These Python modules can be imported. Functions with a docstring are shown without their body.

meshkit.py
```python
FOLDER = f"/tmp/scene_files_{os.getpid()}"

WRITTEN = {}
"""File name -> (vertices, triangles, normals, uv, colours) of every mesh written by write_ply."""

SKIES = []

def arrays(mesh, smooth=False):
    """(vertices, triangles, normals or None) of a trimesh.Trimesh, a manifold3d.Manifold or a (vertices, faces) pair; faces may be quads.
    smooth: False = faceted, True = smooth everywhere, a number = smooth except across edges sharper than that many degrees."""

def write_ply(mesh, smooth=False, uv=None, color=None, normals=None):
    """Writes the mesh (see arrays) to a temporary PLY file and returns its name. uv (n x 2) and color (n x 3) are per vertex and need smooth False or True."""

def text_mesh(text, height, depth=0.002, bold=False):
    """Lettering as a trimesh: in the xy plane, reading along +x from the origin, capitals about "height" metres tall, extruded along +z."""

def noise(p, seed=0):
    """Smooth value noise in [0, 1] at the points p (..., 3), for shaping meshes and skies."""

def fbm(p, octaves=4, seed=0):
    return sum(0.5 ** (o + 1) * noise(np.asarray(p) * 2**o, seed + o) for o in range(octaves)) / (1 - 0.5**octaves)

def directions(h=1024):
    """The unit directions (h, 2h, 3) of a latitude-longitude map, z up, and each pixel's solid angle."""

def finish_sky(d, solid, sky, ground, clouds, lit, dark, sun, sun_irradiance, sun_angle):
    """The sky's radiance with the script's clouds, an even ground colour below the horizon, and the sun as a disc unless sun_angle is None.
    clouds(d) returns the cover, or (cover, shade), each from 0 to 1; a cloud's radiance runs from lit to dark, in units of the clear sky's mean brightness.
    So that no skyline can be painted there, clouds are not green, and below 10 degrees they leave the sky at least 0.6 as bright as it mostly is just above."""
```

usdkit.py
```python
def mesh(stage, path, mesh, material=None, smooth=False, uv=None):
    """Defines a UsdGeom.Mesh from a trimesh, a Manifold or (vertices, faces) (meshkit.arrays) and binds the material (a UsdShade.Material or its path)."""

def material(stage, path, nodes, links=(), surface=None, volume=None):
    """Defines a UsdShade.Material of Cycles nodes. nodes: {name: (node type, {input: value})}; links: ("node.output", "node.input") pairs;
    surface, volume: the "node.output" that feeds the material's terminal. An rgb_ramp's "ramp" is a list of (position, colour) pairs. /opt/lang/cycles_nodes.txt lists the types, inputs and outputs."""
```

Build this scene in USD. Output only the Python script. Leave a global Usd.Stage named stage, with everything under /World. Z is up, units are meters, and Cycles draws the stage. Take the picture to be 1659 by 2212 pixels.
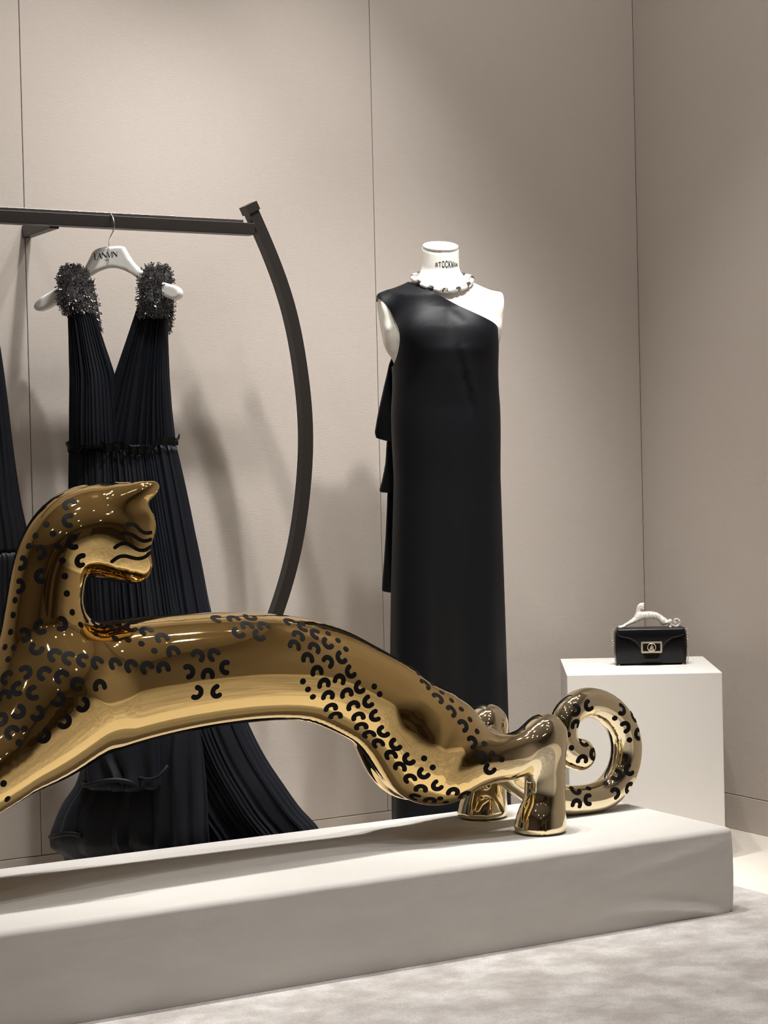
import math
import numpy as np
import trimesh
import manifold3d as m3
import usdkit
import meshkit
from pxr import Gf, Sdf, Usd, UsdGeom, UsdLux, UsdShade, Vt

stage = Usd.Stage.CreateInMemory()
UsdGeom.Xform.Define(stage, '/World')
UsdGeom.Scope.Define(stage, '/World/Looks')

# ------------------------------------------------------------------ camera
FPX, IW, IH = 4100.0, 1659, 2212                 # focal length in pixels of the 1659 x 2212 frame
TH, PIT, ROL, HC = math.radians(59.5), math.radians(1.146), math.radians(1.35), 1.12
EXPOSURE = 0.64
CAM = np.array([0, 0, HC])
ZUP = np.array([0, 0, 1.0])
F0 = np.array([math.cos(TH), math.sin(TH), 0])   # level viewing direction
R0 = np.array([math.sin(TH), -math.cos(TH), 0])  # level right
FW = F0 * math.cos(PIT) - ZUP * math.sin(PIT)
UP = F0 * math.sin(PIT) + ZUP * math.cos(PIT)
RT = R0 * math.cos(ROL) - UP * math.sin(ROL)
UP = UP * math.cos(ROL) + R0 * math.sin(ROL)
cam = UsdGeom.Camera.Define(stage, '/World/camera')
cam.AddTransformOp().Set(Gf.Matrix4d(*[float(x) for row in ((*RT, 0), (*UP, 0), (*-FW, 0), (*CAM, 1)) for x in row]))
cam.CreateHorizontalApertureAttr(36.0)
cam.CreateFocalLengthAttr(36.0 * FPX / IW)
cam.CreateClippingRangeAttr(Gf.Vec2f(0.05, 100))
cam.CreateExposureAttr(EXPOSURE)


def ray(x, y):
    return FW + RT * ((x - IW / 2) / FPX) - UP * ((y - IH / 2) / FPX)


def at_z(x, y, z):
    v = ray(x, y)
    return CAM + v * (z - HC) / v[2]


def at_y(x, y, Y):
    v = ray(x, y)
    return CAM + v * Y / v[1]


def at_d(x, y, d):
    v = ray(x, y)
    return CAM + v * d / (v @ F0)


# ------------------------------------------------------------------ lamps (aim, strength) of the ceiling spotlights
CEIL = 3.60
SPOTS = [  # x, y on the ceiling, aim point, strength, cone half angle
    (1.15, 4.00, (1.20, 3.97, 0.3), 5.6, 15),
    (2.05, 4.00, (2.05, 3.97, 0.3), 5.6, 15),
    (2.40, 3.90, (2.92, 3.98, 0.3), 5.6, 14),
    (2.00, 4.00, (1.80, 4.82, 0.0), 4.4, 33),
    (2.62, 4.00, (2.50, 4.82, 0.0), 4.0, 33),
    (3.02, 3.62, (2.88, 4.55, 0.9), 5.2, 22),
    (2.80, 3.70, (3.50, 4.45, 0.4), 1.9, 24),
    (3.45, 3.60, (3.50, 3.90, 0.0), 1.4, 30),
    (0.90, 3.75, (0.90, 4.90, 2.0), 0.50, 72),
    (2.10, 3.75, (2.10, 4.90, 2.0), 0.50, 72),
    (3.10, 3.60, (3.25, 4.90, 1.6), 0.66, 72),
    (0.90, 2.95, (0.90, 2.95, 0.0), 2.0, 38),
    (2.10, 2.95, (2.10, 2.95, 0.0), 2.0, 38),
    (3.20, 2.80, (3.20, 2.80, 0.0), 2.0, 38),
    (1.60, 1.90, (1.60, 1.90, 0.0), 2.0, 38),
    (2.90, 1.80, (2.90, 1.80, 0.0), 2.0, 38),
]
AMBIENT = [(-1.6, -2.2), (-1.6, 0.2), (0.2, -2.2), (0.4, 0.6), (2.2, -1.6), (2.4, 0.8), (-1.4, 2.4), (0.6, 2.4), (2.6, 2.2)]
SPOT_I, AMB_I = 295.0, 106.0


# ------------------------------------------------------------------ helpers: stage
USED = set()


def numbered(parent, name):
    path, k = f'{parent}/{name}', 0
    while path in USED:
        k += 1
        path = f'{parent}/{name}_{k:03d}'
    USED.add(path)
    return path


def tag(prim, label=None, cat=None, group=None, kind=None):
    for k, v in (('label', label), ('category', cat), ('group', group), ('kind', kind)):
        if v:
            prim.SetCustomDataByKey(k, v)
    return prim


def thing(name, label, cat, loc=(0, 0, 0), rot=0, group=None, kind=None):
    x = UsdGeom.Xform.Define(stage, numbered('/World', name))
    x.AddTranslateOp().Set(Gf.Vec3d(*map(float, loc)))
    x.AddRotateZOp().Set(float(rot))
    p = x.GetPrim()
    p.LOC, p.ROT = None, None
    tag(p, label, cat, group, kind)
    INV[str(p.GetPath())] = (np.array(loc, float), math.radians(rot))
    return p


INV = {}


def obj(name, mesh, mat, parent=None, smooth=30, label=None, cat=None, kind=None, group=None, world=True):
    """One Mesh prim; a part's vertices are given in world coordinates and stored in its thing's own frame."""
    base = '/World' if parent is None else str(parent.GetPath())
    v, f, n = meshkit.arrays(mesh, smooth)
    if parent is not None and world:
        top = '/' + '/'.join(base.split('/')[1:3])
        loc, a = INV[top]
        c, s = math.cos(-a), math.sin(-a)
        M = np.array([[c, -s, 0], [s, c, 0], [0, 0, 1]])
        v = (v - loc) @ M.T
        n = n @ M.T if n is not None else None
    path = numbered(base, name)
    m = usdkit.mesh(stage, path, (v, f), mat)
    if n is not None:
        m.CreateNormalsAttr(Vt.Vec3fArray.FromNumpy(n.astype(np.float32)))
        m.SetNormalsInterpolation('vertex')
    m.CreateDoubleSidedAttr(True)
    return tag(m.GetPrim(), label, cat, group, kind)


# ------------------------------------------------------------------ helpers: shapes
def cat_mesh(parts):
    return trimesh.util.concatenate(parts)


def to_manifold(v, f):
    return m3.Manifold(m3.Mesh(np.asarray(v, np.float32), np.asarray(f, np.uint32)))


def box(lo, hi, bevel=0.0):
    lo, hi = np.array(lo, float), np.array(hi, float)
    if bevel <= 0:
        b = trimesh.creation.box(hi - lo)
        b.apply_translation((lo + hi) / 2)
        return b
    pts = []
    for sx in (0, 1):
        for sy in (0, 1):
            for sz in (0, 1):
                c = np.where([sx, sy, sz], hi, lo)
                d = np.where([sx, sy, sz], -1, 1) * bevel
                pts += [c + d * [0, 1, 1], c + d * [1, 0, 1], c + d * [1, 1, 0],
                        c + d * [.3, .3, 1], c + d * [.3, 1, .3], c + d * [1, .3, .3]]
    return trimesh.convex.convex_hull(np.array(pts))


def frame_xf(mesh, o, ax, ay, az):
    """Puts a mesh built in local x, y, z at o along the axes ax, ay, az."""
    m = mesh.copy()
    m.vertices = o + m.vertices @ np.array([ax, ay, az])
    return m


def spline(pts, n):
    pts = np.asarray(pts, float)
    t = np.concatenate([[0], np.cumsum(np.maximum(np.linalg.norm(np.diff(pts[:, :3], axis=0), axis=1), 1e-9))])
    from scipy.interpolate import PchipInterpolator, CubicSpline
    s = np.linspace(0, t[-1], n)
    return CubicSpline(t, pts, bc_type='natural')(s) if len(pts) > 2 else np.stack([np.interp(s, t, c) for c in pts.T], 1)


def tube(path, r, sides=10, cap=True, up=None):
    p = np.asarray(path, float)
    n = len(p)
    r = np.broadcast_to(np.asarray(r, float), (n,))
    t = np.gradient(p, axis=0)
    t /= np.linalg.norm(t, axis=1, keepdims=True) + 1e-12
    a = np.zeros_like(p)
    ref = np.array([0, 0, 1.0]) if up is None else np.asarray(up, float)
    if abs(t[0] @ ref) > 0.95:
        ref = np.array([1.0, 0, 0])
    a0 = np.cross(t[0], ref)
    a[0] = a0 / np.linalg.norm(a0)
    for i in range(1, n):
        v = a[i - 1] - t[i] * (a[i - 1] @ t[i])
        a[i] = v / (np.linalg.norm(v) + 1e-12)
    b = np.cross(t, a)
    ang = np.arange(sides) * 2 * np.pi / sides
    v = p[:, None] + r[:, None, None] * (np.cos(ang)[None, :, None] * a[:, None] + np.sin(ang)[None, :, None] * b[:, None])
    v = v.reshape(-1, 3)
    i, j = np.meshgrid(np.arange(n - 1), np.arange(sides), indexing='ij')
    q = np.stack([i * sides + j, i * sides + (j + 1) % sides, (i + 1) * sides + (j + 1) % sides, (i + 1) * sides + j], -1).reshape(-1, 4)
    f = np.vstack([q[:, [0, 1, 2]], q[:, [0, 2, 3]]])
    if cap:
        k = len(v)
        v = np.vstack([v, p[0], p[-1]])
        jj = np.arange(sides)
        f = np.vstack([f, np.stack([np.full(sides, k), (jj + 1) % sides, jj], 1),
                       np.stack([np.full(sides, k + 1), (n - 1) * sides + jj, (n - 1) * sides + (jj + 1) % sides], 1)])
    return trimesh.Trimesh(v, f, process=False)


def grid_mesh(P, wrap=False):
    """P: rows x columns x 3."""
    n, m = P.shape[:2]
    i, j = np.meshgrid(np.arange(n - 1), np.arange(m if wrap else m - 1), indexing='ij')
    j2 = (j + 1) % m
    q = np.stack([i * m + j, i * m + j2, (i + 1) * m + j2, (i + 1) * m + j], -1).reshape(-1, 4)
    return trimesh.Trimesh(P.reshape(-1, 3), np.vstack([q[:, [0, 1, 2]], q[:, [0, 2, 3]]]), process=False)


def loft(P, caps=True):
    """Closed rings, rows x columns x 3, with fans over the first and last."""
    m = grid_mesh(P, wrap=True)
    if not caps:
        return m
    n, k = P.shape[:2]
    v = np.vstack([m.vertices, P[0].mean(0), P[-1].mean(0)])
    j = np.arange(k)
    f = np.vstack([m.faces, np.stack([np.full(k, n * k), (j + 1) % k, j], 1), np.stack([np.full(k, n * k + 1), (n - 1) * k + j, (n - 1) * k + (j + 1) % k], 1)])
    return trimesh.Trimesh(v, f, process=False)


# ---- distance fields
def smin(a, b, k):
    h = np.maximum(k - np.abs(a - b), 0) / k
    return np.minimum(a, b) - h * h * k * 0.25


def smax(a, b, k):
    return -smin(-a, -b, k)


def chain_sd(p, c, ysc=1.0, y0=0.0):
    """Distance to a chain of round cones, c: n x 4 (centre, radius); ysc widens or flattens it in Y about y0."""
    q = p.astype(np.float32)
    c = c.astype(np.float32)
    if ysc != 1.0:
        q = q.copy()
        q[:, 1] = y0 + (q[:, 1] - y0) / ysc
        c = c.copy()
        c[:, 1] = y0 + (c[:, 1] - y0) / ysc
    out = np.full(len(q), 1e3, np.float32)
    for a, b in zip(c[:-1], c[1:]):
        ab = b[:3] - a[:3]
        L = float(ab @ ab) + 1e-12
        pa = q - a[:3]
        t = np.clip(pa @ ab / L, 0, 1)
        d2 = np.einsum('ij,ij->i', pa, pa) - 2 * t * (pa @ ab) + t * t * L
        out = np.minimum(out, np.sqrt(np.maximum(d2, 0)) - (a[3] + t * (b[3] - a[3])))
    return out


def ellipsoid_sd(p, c, r):
    r = np.asarray(r, float)
    q = (p - c) / r
    k = np.linalg.norm(q, axis=1)
    k2 = np.linalg.norm(q / r, axis=1)
    return k * (k - 1) / np.maximum(k2, 1e-9)


def relax(m, it, fn=None):
    """Evens out the vertices: Taubin steps, or averaging with a return to fn = 0."""
    from scipy.sparse import coo_matrix, diags
    e, n = m.edges_unique, len(m.vertices)
    A = coo_matrix((np.ones(2 * len(e)), (np.concatenate([e[:, 0], e[:, 1]]), np.concatenate([e[:, 1], e[:, 0]]))), shape=(n, n)).tocsr()
    deg = np.asarray(A.sum(1)).ravel()
    A = diags(1 / np.maximum(deg, 1)) @ A
    v = m.vertices.copy()
    ok = (deg > 2)[:, None]
    for k in range(it):
        v = v + np.where(ok, .5 * (A @ v - v), 0)
        if fn is None:
            v = v - np.where(ok, .52 * (A @ v - v), 0)
        else:
            d = fn(v)
            g = np.stack([fn(v + np.eye(3)[q] * 1e-3) - d for q in range(3)], 1)
            g /= np.linalg.norm(g, axis=1, keepdims=True) + 1e-9
            v = v - g * np.clip(d, -.003, .003)[:, None]
    m.vertices = v
    return m


def surface(fn, lo, hi, h, smooth=4, block=8, exact=False):
    """Surface nets of fn = 0 with evaluation only near the surface."""
    lo, hi = np.array(lo, float), np.array(hi, float)
    n = np.ceil((hi - lo) / h / block).astype(int) * block + 1
    nb = (n - 1) // block
    bc = np.stack(np.meshgrid(*[np.arange(k) for k in nb], indexing='ij'), -1).reshape(-1, 3)
    d = fn(lo + (bc + 0.5) * block * h)
    V = np.empty(n, np.float32)
    B = np.full(nb, 0, np.float32)
    B[tuple(bc.T)] = d
    full = np.repeat(np.repeat(np.repeat(B, block, 0), block, 1), block, 2)
    V[:-1, :-1, :-1] = full
    V[-1], V[:, -1], V[:, :, -1] = 1, 1, 1
    act = bc[np.abs(d) < block * h * 1.15]
    off = np.stack(np.meshgrid(*[np.arange(block + 1)] * 3, indexing='ij'), -1).reshape(-1, 3)
    mask = np.zeros(n, bool)
    for a in range(0, len(act), 2000):
        idx = (act[a:a + 2000, None] * block + off[None]).reshape(-1, 3)
        mask[tuple(idx.T)] = True
    idx = np.argwhere(mask)
    for a in range(0, len(idx), 250000):
        V[tuple(idx[a:a + 250000].T)] = fn(lo + idx[a:a + 250000] * h)
    s = V < 0
    c8 = [(i, j, k) for i in (0, 1) for j in (0, 1) for k in (0, 1)]
    cnt = sum(s[i:n[0] - 1 + i, j:n[1] - 1 + j, k:n[2] - 1 + k].astype(np.int8) for i, j, k in c8)
    cells = np.argwhere((cnt > 0) & (cnt < 8))
    vals = np.stack([V[tuple((cells + c).T)] for c in c8], 1)
    acc, num = np.zeros((len(cells), 3)), np.zeros(len(cells))
    for a in range(8):
        for b in range(a + 1, 8):
            ca, cb = np.array(c8[a]), np.array(c8[b])
            if np.abs(ca - cb).sum() != 1:
                continue
            va, vb = vals[:, a], vals[:, b]
            x = (va < 0) != (vb < 0)
            t = np.where(x, va / np.where(x, va - vb, 1), 0)
            acc += np.where(x[:, None], ca + t[:, None] * (cb - ca), 0)
            num += x
    verts = lo + (cells + acc / num[:, None]) * h
    ids = np.full(n, -1, np.int64)
    ids[tuple(cells.T)] = np.arange(len(cells))
    faces = []
    for ax in range(3):
        sl0, sl1 = [slice(None)] * 3, [slice(None)] * 3
        sl0[ax], sl1[ax] = slice(0, -1), slice(1, None)
        e = np.argwhere(s[tuple(sl0)] != s[tuple(sl1)])
        u, w = (ax + 1) % 3, (ax + 2) % 3
        e = e[(e[:, u] > 0) & (e[:, w] > 0)]
        du, dw = np.eye(3, dtype=int)[u], np.eye(3, dtype=int)[w]
        q = np.stack([ids[tuple((e - du - dw).T)], ids[tuple((e - dw).T)], ids[tuple(e.T)], ids[tuple((e - du).T)]], 1)
        flip = ~s[tuple(e.T)]
        q[flip] = q[flip][:, ::-1]
        faces.append(q[(q >= 0).all(1)])
    q = np.vstack(faces)
    m = trimesh.Trimesh(verts, np.vstack([q[:, [0, 1, 2]], q[:, [0, 2, 3]]]), process=False)
    return relax(m, smooth, fn if exact else None)


def gradient(fn, p, e=1e-3):
    g = np.stack([fn(p + np.eye(3)[k] * e) - fn(p - np.eye(3)[k] * e) for k in range(3)], 1)
    return g / (np.linalg.norm(g, axis=1, keepdims=True) + 1e-12)


def polygon_sd(q, poly):
    """Signed distance of 2D points to a closed polygon."""
    poly = np.asarray(poly, float)
    d = np.full(len(q), 1e9)
    inside = np.zeros(len(q), bool)
    for a, b in zip(poly, np.roll(poly, -1, 0)):
        e = b - a
        w = q - a
        t = np.clip(w @ e / (e @ e + 1e-15), 0, 1)
        d = np.minimum(d, ((w - t[:, None] * e) ** 2).sum(1))
        c = (a[1] <= q[:, 1]) != (b[1] <= q[:, 1])
        inside ^= c & (q[:, 0] < a[0] + e[0] * (q[:, 1] - a[1]) / (e[1] if abs(e[1]) > 1e-15 else 1e-15))
    return np.sqrt(d) * np.where(inside, -1, 1)


def slab_sd(p, poly, half, r):
    """A polygon in x, z pulled to |y| < half, its edges rounded by r."""
    a = polygon_sd(p[:, [0, 2]], poly) + r
    b = np.abs(p[:, 1]) - half + r
    return np.minimum(np.maximum(a, b), 0) + np.hypot(np.maximum(a, 0), np.maximum(b, 0)) - r


def plate(poly2d, depth, holes=()):
    """A flat polygon in x, z (shapely order x, z) thickened along -y (towards the viewer of its front)."""
    from shapely.geometry import Polygon
    g = poly2d if hasattr(poly2d, 'geom_type') else Polygon(poly2d, holes)
    m = trimesh.util.concatenate([trimesh.creation.extrude_polygon(q, depth, engine='earcut') for q in getattr(g, 'geoms', [g])])
    v = m.vertices
    m.vertices = np.stack([v[:, 0], -v[:, 2], v[:, 1]], 1)
    return m


# ------------------------------------------------------------------ materials
def mat(name, color, rough=0.5, metal=0.0, spec=0.5, bump=None, vary=None, sheen=0.0, sheen_tint=(1, 1, 1), coat=0.0, extra=None, emission=None, coat_rough=0.05):
    """Principled; bump: (scale vector, detail, strength, distance); vary: (scale vector, second colour, ramp lo, ramp hi)."""
    nodes = {'p': ('principled_bsdf', {'base_color': color, 'roughness': rough, 'metallic': metal, 'specular_ior_level': spec, 'sheen_weight': sheen, 'sheen_tint': sheen_tint,
                                       'coat_weight': coat, 'coat_roughness': coat_rough, **(extra or {})})}
    links = []
    if bump or vary:
        nodes['g'] = ('texture_coordinate', {})
    if bump:
        nodes['bm'] = ('mapping', {'scale': bump[0]})
        nodes['bn'] = ('noise_texture', {'scale': 1.0, 'detail': bump[1], 'roughness': 0.6})
        nodes['bb'] = ('bump', {'strength': bump[2], 'distance': bump[3]})
        links += [('g.object', 'bm.vector'), ('bm.vector', 'bn.vector'), ('bn.fac', 'bb.height'), ('bb.normal', 'p.normal')]
    if vary:
        nodes['vm'] = ('mapping', {'scale': vary[0]})
        nodes['vn'] = ('noise_texture', {'scale': 1.0, 'detail': 4.0, 'roughness': 0.55})
        nodes['vr'] = ('rgb_ramp', {'ramp': [(vary[2], color), (vary[3], vary[1])]})
        links += [('g.object', 'vm.vector'), ('vm.vector', 'vn.vector'), ('vn.fac', 'vr.fac'), ('vr.color', 'p.base_color')]
    if emission:
        nodes['p'][1]['emission_color'], nodes['p'][1]['emission_strength'] = emission
    return usdkit.material(stage, '/World/Looks/' + name, nodes, links, surface='p.BSDF')


M = {}
M['wall'] = mat('wall_fabric', (0.495, 0.440, 0.395), 0.9, spec=0.15, bump=((90, 90, 520), 3, 0.16, 0.002), vary=((40, 40, 300), (0.505, 0.449, 0.403), 0.3, 0.7), sheen=0.1)
M['wall_dark'] = mat('wall_gap', (0.10, 0.085, 0.07), 0.9, spec=0.1)
M['paint'] = mat('ceiling_paint', (0.62, 0.57, 0.51), 0.9, spec=0.2)
M['room'] = mat('room_wall', (0.26, 0.215, 0.175), 0.8, spec=0.2)
M['floor'] = mat('floor_stone', (0.74, 0.69, 0.61), 0.55, spec=0.3, vary=((6, 6, 6), (0.70, 0.64, 0.56), 0.35, 0.7))
M['rug'] = usdkit.material(stage, '/World/Looks/rug_pile', {
    'g': ('texture_coordinate', {}), 'm1': ('mapping', {'scale': (8, 9, 6)}), 'n1': ('noise_texture', {'scale': 1.0, 'detail': 5.0, 'roughness': 0.6}),
    'r1': ('rgb_ramp', {'ramp': [(0.38, (0.425, 0.385, 0.36)), (0.50, (0.51, 0.475, 0.45)), (0.62, (0.62, 0.59, 0.565))]}),
    'm2': ('mapping', {'scale': (300, 300, 300)}), 'n2': ('noise_texture', {'scale': 1.0, 'detail': 3.0, 'roughness': 0.7}),
    'r2': ('rgb_ramp', {'ramp': [(0.30, (0.80, 0.79, 0.78)), (0.70, (1.16, 1.16, 1.16))]}), 'x': ('mix_color', {'blend_type': 'multiply', 'fac': 1.0, 'use_clamp_result': False}),
    'b': ('bump', {'strength': 0.8, 'distance': 0.006}), 'p': ('principled_bsdf', {'roughness': 0.95, 'specular_ior_level': 0.1, 'sheen_weight': 0.2})},
    [('g.object', 'm1.vector'), ('m1.vector', 'n1.vector'), ('n1.fac', 'r1.fac'), ('g.object', 'm2.vector'), ('m2.vector', 'n2.vector'), ('n2.fac', 'r2.fac'),
     ('r1.color', 'x.a'), ('r2.color', 'x.b'), ('x.result', 'p.base_color'), ('n2.fac', 'b.height'), ('b.normal', 'p.normal')], surface='p.BSDF')
M['plinth'] = mat('plinth_cloth', (0.475, 0.450, 0.422), 0.9, spec=0.15, sheen=0.15, bump=((500, 500, 900), 3, 0.25, 0.001), vary=((8, 8, 20), (0.455, 0.430, 0.402), 0.35, 0.7))
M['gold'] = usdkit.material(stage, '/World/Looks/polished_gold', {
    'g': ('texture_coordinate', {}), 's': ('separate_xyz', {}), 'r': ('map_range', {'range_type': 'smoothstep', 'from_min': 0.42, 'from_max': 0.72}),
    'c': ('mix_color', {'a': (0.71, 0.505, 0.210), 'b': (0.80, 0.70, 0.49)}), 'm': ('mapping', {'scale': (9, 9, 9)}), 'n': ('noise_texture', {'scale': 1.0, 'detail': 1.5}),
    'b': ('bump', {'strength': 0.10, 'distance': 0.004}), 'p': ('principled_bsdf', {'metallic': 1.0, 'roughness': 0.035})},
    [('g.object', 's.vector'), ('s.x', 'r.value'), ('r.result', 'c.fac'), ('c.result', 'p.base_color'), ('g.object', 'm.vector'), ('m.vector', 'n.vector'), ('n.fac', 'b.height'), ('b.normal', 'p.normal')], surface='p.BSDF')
M['spot'] = mat('black_enamel', (0.005, 0.0045, 0.0045), 0.6, spec=0.08)
M['bronze'] = mat('dark_bronze', (0.018, 0.0145, 0.0125), 0.42, spec=0.4, bump=((200, 200, 200), 2, 0.1, 0.001))
M['strip'] = mat('steel_strip', (0.45, 0.43, 0.41), 0.25, metal=1.0)
M['nickel'] = mat('brushed_nickel', (0.72, 0.66, 0.56), 0.22, metal=1.0)
M['hanger'] = mat('white_lacquer', (0.84, 0.835, 0.81), 0.35, spec=0.45)
M['ink'] = mat('black_ink', (0.02, 0.02, 0.025), 0.6, spec=0.3)
M['navy'] = mat('midnight_silk', (0.0050, 0.0060, 0.0092), 0.5, spec=0.2, sheen=0.02, sheen_tint=(0.4, 0.5, 0.8), bump=((250, 250, 60), 3, 0.2, 0.002))
M['satin'] = mat('black_satin', (0.0026, 0.0033, 0.0052), 0.55, spec=0.2)
M['bead'] = mat('jet_beads', (0.012, 0.011, 0.012), 0.2, spec=0.6)
M['sequin'] = mat('sequin_cloth', (0.045, 0.042, 0.043), 0.3, metal=0.6, bump=((420, 420, 420), 2, 1.0, 0.004))
M['bugle'] = mat('smoke_bugles', (0.20, 0.19, 0.185), 0.2, metal=0.8)
M['form'] = mat('form_canvas', (0.80, 0.78, 0.72), 0.75, spec=0.25, bump=((900, 900, 900), 2, 0.15, 0.0006))
M['pave'] = mat('pave_silver', (0.86, 0.84, 0.86), 0.28, metal=0.85, bump=((700, 700, 700), 2, 1.0, 0.003))
M['mirror'] = mat('polished_silver', (0.62, 0.60, 0.58), 0.06, metal=1.0)
M['pedestal'] = mat('pedestal_paint', (0.70, 0.67, 0.63), 0.6, spec=0.3)
M['leather'] = mat('black_leather', (0.004, 0.004, 0.0045), 0.26, spec=0.30, bump=((500, 500, 500), 2, 0.08, 0.0008))
M['pale_gold'] = mat('pale_gold', (0.97, 0.85, 0.66), 0.30, metal=1.0)
M['crystal'] = mat('crystal_pave', (0.92, 0.885, 0.81), 0.3, metal=0.55)
M['lamp'] = mat('lamp_glow', (1, 1, 1), 0.5, emission=((1.0, 0.95, 0.88), 9.0))
M['trim'] = mat('lamp_trim', (0.75, 0.72, 0.68), 0.5)
M['dark_wood'] = mat('dark_wood', (0.06, 0.035, 0.022), 0.4)

# ------------------------------------------------------------------ the room
YW, XW = 4.906, 3.870           # faces of the back and of the right-hand wall
XL, YF, BASE = -3.2, -3.5, 0.106
wb = thing('wall_back', 'back wall clad in tall beige fabric panels behind the clothes', 'wall', kind='structure')
obj('backing', box((XL - .2, YW + .02, 0), (XW + .2, YW + .16, CEIL)), M['wall_dark'], wb)
seams = [XL, 1.787 - 4 * 1.093, 1.787 - 3 * 1.093, 1.787 - 2 * 1.093, 1.787 - 1.093, 1.787, 2.880, XW]
for a, b in zip(seams[:-1], seams[1:]):
    obj('panel', box((a + .0009, YW, BASE + .0016), (b - (.0009 if b < XW else .0002), YW + .03, CEIL), .0018), M['wall'], wb)
wr = thing('wall_right', 'side wall in the same beige fabric panels at the right', 'wall', kind='structure')
obj('backing', box((XW + .02, YF - .2, 0), (XW + .16, YW + .02, CEIL)), M['wall_dark'], wr)
ys = [YW - 1.40 * k for k in range(7)]
for a, b in zip(ys[:-1], ys[1:]):
    obj('panel', box((XW, max(b, YF) + .0012, BASE + .0016), (XW + .03, a - (.0009 if a < YW else -.001), CEIL), .0018), M['wall'], wr)
obj('baseboard_back', box((XL, YW - .001, 0), (XW, YW + .02, BASE), .002), M['wall'], label='low skirting under the back wall panels', cat='baseboard', kind='structure')
obj('baseboard_right', box((XW - .001, YF, 0), (XW + .02, YW, BASE), .002), M['wall'], label='low skirting under the right wall panels', cat='baseboard', kind='structure')
obj('floor', box((XL - .2, YF - .2, -.1), (XW + .2, YW + .2, 0)), M['floor'], label='cream floor seen at the right beyond the rug', cat='floor', kind='structure')
obj('ceiling', box((XL - .2, YF - .2, CEIL), (XW + .2, YW + .2, CEIL + .1)), M['paint'], label='plain pale ceiling above the shop', cat='ceiling', kind='structure')
obj('wall_left', box((XL - .2, YF, 0), (XL, YW, CEIL)), M['room'], label='plain warm brown wall at the far left', cat='wall', kind='structure')
wf = thing('wall_front', 'plain warm brown wall behind the viewer', 'wall', kind='structure')
obj('backing', box((XL, YF - .2, 0), (XW, YF, CEIL)), M['room'], wf)
for a, b in ((-2.6, -1.2), (-0.9, 0.5), (1.6, 3.0)):
    obj('added_dark_panel', box((a, YF, 0.35), (b, YF + .03, 2.2), .01), M['dark_wood'], wf)  # added dark panel, out of view, for contrast in the gold reflections


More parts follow.
